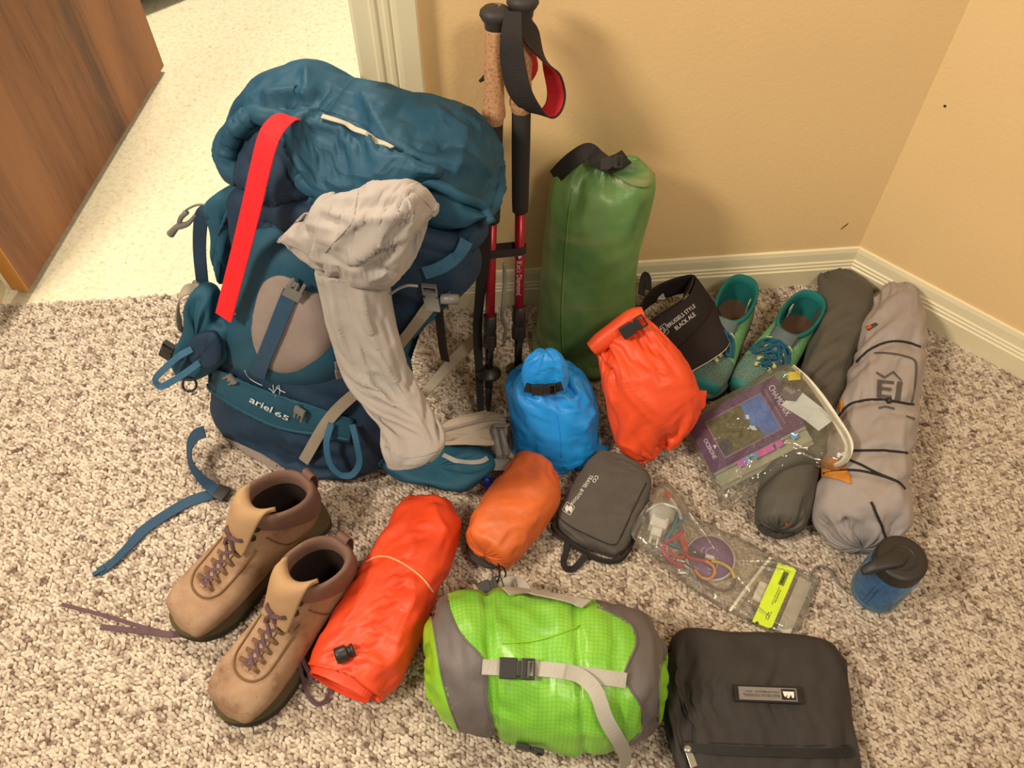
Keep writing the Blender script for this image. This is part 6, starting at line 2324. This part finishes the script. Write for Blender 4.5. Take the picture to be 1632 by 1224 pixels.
flat('cover_photo', [pic(0, 0), pic(1, 0), pic(1, 1), pic(0, 1)], cover_mat('alpine_meadow', (54, 56, 30), (104, 98, 60), 110), cov, .0009)
flat('cover_sky', [pic(.64, 0), pic(1, 0), pic(1, 1), pic(.74, 1), pic(.70, .86), pic(.72, .74), pic(.66, .66), pic(.60, .58), pic(.63, .44), pic(.56, .36), pic(.62, .24)], cover_mat('photo_sky', (44, 82, 150), (78, 120, 182), 20), cov, .0011)
flat('cover_snow', [pic(.60, .58), pic(.66, .66), pic(.66, .78), pic(.60, .72), pic(.57, .62)], plain('photo_snow', (200, 204, 206), 0.5), cov, .0012)
flat('cover_snow', [pic(.62, .30), pic(.67, .33), pic(.64, .44), pic(.60, .40)], plain('photo_snow', (200, 204, 206), 0.5), cov, .0012)
flat('cover_shadow', [pic(0, .62), pic(.16, .60), pic(.22, .78), pic(.12, 1), pic(0, 1)], cover_mat('photo_dark', (34, 38, 52), (66, 64, 66), 90), cov, .0010)
M_CVT = plain('cover_white', (212, 202, 206), 0.5)
text_quad('title', 'CHAMONIX', bk(.885, .13, .001), bk(.885, .72, .001), bk(.945, .13, .001), M_CVT, cov, 0.0)
text_quad('subtitle', 'mountain adventures', bk(.835, .13, .001), bk(.835, .82, .001), bk(.86, .13, .001), plain('cover_grey', (150, 128, 146), 0.5), cov, 0.0)
text_quad('publisher', 'CICERONE', bk(.075, .42, .001), bk(.075, .80, .001), bk(.115, .42, .001), M_CVT, cov, 0.01)
flat('publisher_mark', [(.135, .58), (.17, .61), (.135, .66)], M_CVT, cov, .001)
# coloured page tabs on the long edge
for k_, (u, c, w_) in enumerate(((.30, (170, 84, 170), .045), (.36, (90, 150, 200), .02), (.45, (80, 150, 190), .022), (.52, (206, 84, 150), .05), (.60, (196, 74, 160), .04), (.70, (200, 90, 170), .035), (.86, (70, 150, 190), .03))):
    o = mesh_obj('page_tab', [bk(u - w_, .97, -.006 - .001 * (k_ % 3)), bk(u + w_, .97, -.006 - .001 * (k_ % 3)), bk(u + w_, 1.09, -.008), bk(u - w_, 1.09, -.008)], [(0, 1, 2, 3)], plain('tab_%d' % k_, c, 0.6), gb_, False)
    solidify(o, 0.0006)
# notebook underneath
nb = thing('notebook', tuple(bk(.5, .6, -.045)), 'pale notebook lying under the purple guidebook in the clear bag', 'book')
box('cover', bk(.50, .60, -.0165), bu * .086, bv * .066, bn_ * .0008, plain('sage_cover', (150, 146, 118), 0.5), nb)
box('pages', bk(.50, .60, -.026), bu * .085, bv * .065, bn_ * .0085, plain('cream_pages', (214, 206, 178), 0.8), nb)
box('back_cover', bk(.50, .60, -.0355), bu * .086, bv * .066, bn_ * .0008, plain('sage_cover', (150, 146, 118), 0.5), nb)
# card and tissue pack on top
cd_ = thing('card', tuple(bk(1.02, .55, .002)), 'folded white card with a grey printed corner lying on the guidebook', 'card')
o = mesh_obj('paper', [bk(.90, .52, .003), bk(1.12, .42, .003), bk(1.22, .86, -.004), bk(1.26, 1.08, -.012), bk(1.08, 1.14, -.010), bk(1.02, .92, .001)], [(0, 1, 2, 5), (5, 2, 3, 4)], plain('card_white', (196, 196, 186), 0.6), cd_, False)
solidify(o, 0.0015)
o2 = mesh_obj('printed_corner', [bk(.93, .28, .0035), bk(1.03, .22, .0035), bk(1.14, .50, .0035), bk(1.04, .58, .0035), bk(.97, .50, .0035)], [(0, 1, 2, 3, 4)], plain('card_grey', (92, 76, 84), 0.6), cd_, False)
solidify(o2, 0.0012)
text_quad('lettering', 'map', bk(.98, .32, .0048), bk(1.04, .47, .0048), bk(1.03, .29, .0048), plain('card_print', (170, 160, 160), 0.6), o2)
yl_ = box('sticky_note', bk(1.16, .16, -.002), nrm(bu + bv * .5) * .010, nrm(bv * 1.0 - bu * .5) * .008, bn_ * .001, plain('yellow_note', (214, 190, 44), 0.6), None)
tag(yl_, 'yellow sticky tab beside the guidebook in the clear bag', 'sticky note')

# the bag itself: wrinkled film round the books
M_FILM = film('clear_film', (0.98, 0.98, 0.97), 0.06, (206, 196, 170), 0.07, 0.09, 45)
out = [(1090, 678), (1108, 715), (1128, 752), (1142, 788), (1152, 812), (1176, 798), (1212, 782), (1250, 756), (1290, 738), (1318, 744), (1340, 746), (1357, 728), (1354, 702), (1330, 664), (1306, 630), (1284, 602), (1262, 584), (1240, 588), (1190, 616), (1140, 644)]
mid = bc - bn_ * 0.018


def bagp(x, y):
    return PP(x, y, mid, bn_)


zb = thing('zip_bag', tuple(bk(.5, .5, -.05)), 'crinkled clear plastic zip bag holding the purple guidebook', 'plastic bag')
G = pillow(out, bagp, bn_, 0.026, 0.020, 150, 60, 0.22, 0.75)
G = crumple(G, 1.03, 1.03, goal=0.03, it=70, amp=0.006, wl=0.03, seed=88, zmin=0.004)
cf = (G - bc) @ bn_
fr_mask = cf > -0.018
# the film stays outside the books
inside = (np.abs((G - bc) @ bu) < BW) & (np.abs((G - bc) @ bv) < BH + .01)
lift = np.where(fr_mask & inside, np.maximum(0.003 - cf, 0), 0)
G = G + bn_ * lift[..., None]
grid_obj('film', G, M_FILM, zb)
zs = [bagp(x, y) + bn_ * .004 for x, y in ((1264, 585), (1285, 604), (1308, 633), (1331, 668), (1350, 700), (1354, 716), (1346, 736), (1330, 744))]
ribbon('zip_strip', zs, [.006, .008, .011, .013, .014, .013, .010, .006], bn_, plain('milky_strip', (224, 216, 190), 0.4), zb, 0.003, 50)

# =================================================================== flat bag of small things
ab = thing('zip_bag', (*P(1150, 900)[:2], 0.004), 'flat clear zip bag of cables, a charger and a lime packet', 'plastic bag')
out = [(1056, 774), (1036, 802), (1018, 828), (1003, 858), (1028, 884), (1060, 906), (1108, 942), (1158, 973), (1204, 994), (1250, 1011), (1274, 1000), (1286, 976), (1296, 950), (1304, 926), (1266, 906), (1229, 887), (1180, 860), (1140, 842), (1107, 826), (1082, 796)]
G = pillow(out, lambda x, y: P(x, y, 0.012 + 0.012 * np.clip((1100 - x) / 80, 0, 1)), ZUP, 0.012, 0.009, 150, 50, 0.25, 0.8)
kx = np.clip((P(1100, 860)[0] - G[..., 0]) / 0.06, 0, 1)
G[..., 2] = np.where(G[..., 2] > 0.018, G[..., 2] + 0.022 * kx, G[..., 2])
G = crumple(G, 1.03, 1.03, goal=0.03, it=70, amp=0.005, wl=0.028, seed=99, zmin=0.005)
grid_obj('film', G, film('hazy_film', (0.97, 0.97, 0.96), 0.15, (190, 180, 162), 0.10, 0.07, 40), ab)
ribbon('zip_strip', [P(x, y, .022) for x, y in ((1228, 889), (1208, 914), (1188, 940), (1163, 974))], 0.0045, ZUP, plain('milky_strip', (224, 216, 190), 0.4), ab, 0.002, 20)

dk = P(1132, 889, 0.012)
dsc = thing('disc_case', tuple(dk), 'round purple disc with a pale rim inside the flat zip bag', 'disc')
grid_obj('rim', lathe_grid([(.0385, -.004), (.0415, -.003), (.0415, .001), (.0385, .002)], dk, ZUP, 56), plain('pale_rim', (206, 196, 190), 0.5), dsc, True, False, False)
grid_obj('face', lathe_grid([(.0388, -.003), (.0388, .0012), (.02, .0016)], dk, ZUP, 56), cover_mat('purple_disc', (104, 62, 122), (124, 80, 142), 30), dsc)
M_SW = plain('swirl_white', (198, 186, 196), 0.5)
for (cx_, cy_, r_, a0, a1) in ((.004, .006, .011, .5, 5.6), (.000, -.012, .010, -2.6, 2.0), (-.006, .010, .008, 1.6, 3.6)):
    tube('swirl', [dk + np.array([cx_ + r_ * math.cos(a), cy_ + r_ * math.sin(a), .0022]) for a in np.linspace(a0, a1, 22)], 0.0009, M_SW, dsc, 0, 6)

ch = thing('charger', (*P(1052, 832)[:2], 0.006), 'white wall charger with ribbed collar inside the flat zip bag', 'charger')
M_CHW = plain('white_plastic', (226, 220, 206), 0.4)
p0_, p1_ = P(1056, 812, .022), P(1046, 848, .022)
axc = nrm(p1_ - p0_)
sx_ = nrm(np.cross(axc, ZUP))
prof = [(.003, 0)] + [(.0215 + (.0012 if k % 2 else 0), .001 + k * .0022) for k in range(8)] + [(.019, .019), (.017, .026)]
grid_obj('ribbed_collar', lathe_grid(prof, p0_, axc, 36), plain('white_collar', (200, 196, 182), 0.5), ch)
box('body', p0_ + axc * .030, sx_ * .015, axc * .011, ZUP * .015, M_CHW, ch, .003)
box('plug_face', p0_ + axc * .048, sx_ * .009, axc * .008, ZUP * .010, M_CHW, ch, .002)
for s in (-1, 1):
    tube('prong', [p0_ + axc * .055 + sx_ * .006 * s, p0_ + axc * .068 + sx_ * .006 * s], .002, M_CHW, ch, 6, 8)

CABLES = [('white charging cable curled round the charger in the zip bag', (214, 208, 196), .0022, [(1018, 826, .02), (1034, 812, .035), (1052, 803, .045), (1068, 806, .045), (1080, 812, .035), (1086, 826, .02)]),
          ('red-tipped white cable beside the charger in the zip bag', (216, 208, 180), .0026, [(1066, 790, .02), (1074, 802, .022), (1082, 818, .022), (1086, 828, .02)]),
          ('teal cable with bent ends in the zip bag', (24, 122, 150), .0030, [(1080, 816, .018), (1076, 834, .02), (1068, 850, .02), (1062, 862, .018), (1070, 868, .016), (1084, 872, .014)]),
          ('second teal cable crossing behind the pink cable in the zip bag', (24, 122, 150), .0028, [(1090, 822, .018), (1084, 834, .018), (1074, 842, .018), (1066, 858, .014)]),
          ('pink looped cable bundle in the zip bag', (196, 40, 96), .0030, [(1090, 846, .02), (1074, 858, .022), (1060, 866, .022), (1058, 880, .02), (1070, 894, .018), (1084, 902, .016), (1092, 900, .016)]),
          ('red cable stretching over the purple disc in the zip bag', (210, 50, 56), .0026, [(1066, 876, .022), (1076, 886, .022), (1088, 888, .022), (1094, 876, .022), (1092, 862, .02), (1084, 850, .02), (1096, 886, .02), (1112, 892, .02), (1130, 894, .02)]),
          ('orange cable loop on the purple disc in the zip bag', (222, 140, 40), .0026, [(1124, 894, .020), (1136, 902, .020), (1139, 912, .020), (1132, 922, .020), (1120, 921, .020), (1112, 914, .020), (1107, 908, .020)]),
          ('yellow and maroon braided cable arc on the purple disc', (212, 178, 48), .0026, [(1134, 894, .022), (1150, 898, .020), (1164, 907, .018), (1170, 918, .016), (1171, 922, .016)]),
          ('maroon braided cord under the yellow cable in the zip bag', (92, 58, 66), .0026, [(1171, 922, .016), (1170, 932, .014), (1160, 940, .013), (1146, 940, .013), (1132, 934, .013), (1116, 922, .013), (1104, 906, .013)]),
          ('black cable with white plug over the purple disc', (46, 42, 44), .0034, [(1094, 874, .02), (1106, 880, .02), (1118, 884, .02), (1126, 887, .02)]),
          ('thin grey wire running down the zip bag', (110, 104, 104), .0014, [(1086, 828, .02), (1087, 846, .02), (1092, 868, .02), (1104, 890, .018), (1108, 900, .016)])]
for lab_, c_, r_, pts_ in CABLES:
    cb_ = tube('cable', [P(*q) for q in pts_], r_, plain('cable_%d_%d_%d' % c_, c_, 0.5), None, 46, 8)
    tag(cb_, lab_, 'cable', 'cables in the flat zip bag')
    if 'red-tipped' in lab_:
        grid_obj('tip', tube_grid([P(1062, 785, .018), P(1066, 790, .02), P(1070, 794, .02)], np.array([.004, .005, .004]), 10, 10), plain('red_tip', (206, 40, 36), 0.5), cb_)
    if 'white plug' in lab_:
        grid_obj('plug', tube_grid([P(1124, 886, .021), P(1131, 888, .021), P(1138, 890, .02)], .0042, 8, 10), M_CHW, cb_)
    if 'pink' in lab_:
        grid_obj('plug', tube_grid([P(1090, 899, .016), P(1095, 902, .016), P(1100, 906, .016)], .0036, 8, 10), M_CHW, cb_)

# lime packet with print
pk_c = [P(1241, 896, .026), P(1270, 907, .026), P(1229, 1003, .026), P(1199, 990, .026)]
lp = thing('match_packet', (*P(1234, 950)[:2], 0.006), 'lime yellow packet with black print inside the flat zip bag', 'packet')
pcen = sum(pk_c) / 4
M_LIMEP = plain('lime_card', (206, 226, 48), 0.5)
u_ = nrm((pk_c[2] + pk_c[3]) - (pk_c[0] + pk_c[1]))
v_ = nrm((pk_c[1] + pk_c[2]) - (pk_c[0] + pk_c[3]))
hu = np.linalg.norm(pk_c[2] + pk_c[3] - pk_c[0] - pk_c[1]) / 4
hv = np.linalg.norm(pk_c[1] + pk_c[2] - pk_c[0] - pk_c[3]) / 4


def lpq(a, b, h=0.0):
    return pcen + u_ * (a * 2 - 1) * hu + v_ * (b * 2 - 1) * hv + ZUP * h


otl = [(0, .0), (0, .16), (.035, .2), (.03, .3), (0, .36), (0, .85), (.03, 1.0), (.97, 1.0), (1, .85), (1, .36), (.97, .3), (.965, .2), (1, .16), (1, 0)]
o = mesh_obj('card', [lpq(a, b) for a, b in otl], [tuple(range(len(otl)))], M_LIMEP, lp, False)
if o.data.polygons[0].normal.z < 0:
    o.data.flip_normals()
solidify(o, 0.003, -1)
M_INK = plain('black_ink', (48, 50, 26), 0.7)
mb = [lpq(.10, .42, .0006), lpq(.10, .72, .0006), lpq(.33, .72, .0006), lpq(.33, .42, .0006)]
lg = mesh_obj('logo_box', mb, [(3, 2, 1, 0)], plain('ink_green', (110, 126, 50), 0.7), lp, False)
if lg.data.polygons[0].normal.z < 0:
    lg.data.flip_normals()
text_quad('lettering', 'Coleman', lpq(.12, .48, .0012), lpq(.31, .48, .0012), lpq(.12, .68, .0012) * 1.0, M_INK, lp, 0.02)
text_quad('lettering', 'waterproof', lpq(.36, .50, .0012), lpq(.66, .50, .0012), lpq(.36, .58, .0012), M_INK, lp, 0.01)
text_quad('lettering', 'matches', lpq(.40, .62, .0012), lpq(.62, .62, .0012), lpq(.40, .70, .0012), M_INK, lp, 0.01)
text_quad('lettering', '40 ct.', lpq(.78, .52, .0012), lpq(.90, .52, .0012), lpq(.78, .60, .0012), M_INK, lp, 0.01)
text_quad('lettering', '4 boxes', lpq(.76, .64, .0012), lpq(.90, .64, .0012), lpq(.76, .71, .0012), M_INK, lp, 0.01)
wb_ = thing('small_box', (*P(1262, 955)[:2], 0.006), 'pale rectangular box under the lime packet in the flat zip bag', 'box')
q0_, q1_ = P(1278, 925, .012), P(1243, 1008, .012)
dq = nrm(q1_ - q0_)
box('tray', (q0_ + q1_) / 2 - nrm(np.cross(dq, ZUP)) * 0.004, (q1_ - q0_) / 2, nrm(np.cross(dq, ZUP)) * .011, ZUP * .006, plain('pale_box', (206, 196, 172), 0.6), wb_, .001)
box('lid_edge', (q0_ + q1_) / 2 - nrm(np.cross(dq, ZUP)) * 0.004 + ZUP * .0065, (q1_ - q0_) / 2 * .98, nrm(np.cross(dq, ZUP)) * .009, ZUP * .0008, plain('pale_box_lid', (188, 178, 156), 0.6), wb_)
w2 = thing('small_box', (*P(1212, 945)[:2], 0.006), 'short cream box peeking out on the zip strip side of the lime packet', 'box')
box('tray', P(1213, 946, .012), u_ * .018, v_ * .010, ZUP * .006, plain('cream_box', (220, 208, 178), 0.6), w2, .001)
box('end_flap', P(1208, 964, .012), u_ * .006, v_ * .009, ZUP * .005, plain('tan_flap', (150, 120, 88), 0.6), w2, .001)

# =================================================================== water bottle
bt = thing('water_bottle', (*P(1392, 944)[:2], 0.004), 'small translucent blue water bottle with a black flip lid', 'bottle')
bb0 = np.array([*P(1392, 944)[:2], 0.004])


def blue_plastic():
    m = NT('blue_tritan')
    b_ = m.b
    b_.inputs['Base Color'].default_value = (0.40, 0.70, 1.0, 1)
    b_.inputs['Roughness'].default_value = 0.04
    b_.inputs['Transmission Weight'].default_value = 0.92
    b_.inputs['IOR'].default_value = 1.18
    return m.m


M_BOT = blue_plastic()
R_B = 0.041
po = [(.010, .004), (.030, .000), (.037, .002), (.0405, .008), (R_B, .018), (R_B, .095), (.0395, .104), (.036, .110), (.0355, .118)]
pi_ = [(.0335, .118), (.034, .110), (.0372, .103), (R_B - .0022, .094), (R_B - .0022, .018), (.037, .010), (.030, .005), (.008, .007)]
grid_obj('body', lathe_grid(po + pi_, bb0, ZUP, 64), M_BOT, bt)
M_LID = plain('black_lid', (40, 36, 33), 0.5)
lp_ = [(.030, .108), (.0385, .108)] + [(.0385 + (.0006 if k % 2 else 0), .110 + k * .0024) for k in range(9)] + [(.0385, .1315), (.0365, .1345), (.030, .1355), (.012, .136)]
lid = grid_obj('lid', lathe_grid(lp_, bb0, ZUP, 72), M_LID, bt)
sd = nrm((P(1358, 908, .13) - P(1426, 886, .138)) * np.array([1, 1, 0]))
sq = np.array([-sd[1], sd[0], 0])
lc_ = bb0 + ZUP * .136
G = []
for s, w_, h_, z_ in ((-.004, .006, .006, .001), (.010, .013, .008, .002), (.028, .012, .009, .002), (.045, .010, .010, -.001), (.058, .008, .009, -.008), (.064, .006, .006, -.012)):
    c = lc_ + sd * s + ZUP * z_
    G.append((c - sq * w_, c + sq * w_, ZUP, h_ * .6, h_ * .6, 2.6))
grid_obj('flip_spout', loft(G, 30, 28, .002, .002), M_LID, bt)
grid_obj('hinge_ring', lathe_grid([(.016, .134), (.018, .1365), (.0195, .1375), (.021, .1365), (.022, .134)], bb0, ZUP, 40), M_LID, bt)
# volume marks
M_MARK = plain('dark_mark', (16, 30, 70), 0.6)
vd = nrm((CAM - bb0) * np.array([1, 1, 0]))
vs2 = np.array([-vd[1], vd[0], 0])
for s in (-.004, .003):
    a = s / R_B
    d_ = vd * math.cos(a) + vs2 * math.sin(a)
    tube('volume_mark', [bb0 + d_ * (R_B + .0004) + ZUP * z for z in (.025, .055, .085)], .0006, M_MARK, bt, 10, 6)
# tether loop beside the bottle
tube('tether', [P(*q) for q in ((1345, 938, .02), (1336, 930, .01), (1322, 908, .009), (1304, 902, .009), (1294, 914, .008), (1292, 926, .008))], .0016, plain('grey_tether', (120, 108, 104), 0.6), bt, 40, 8)
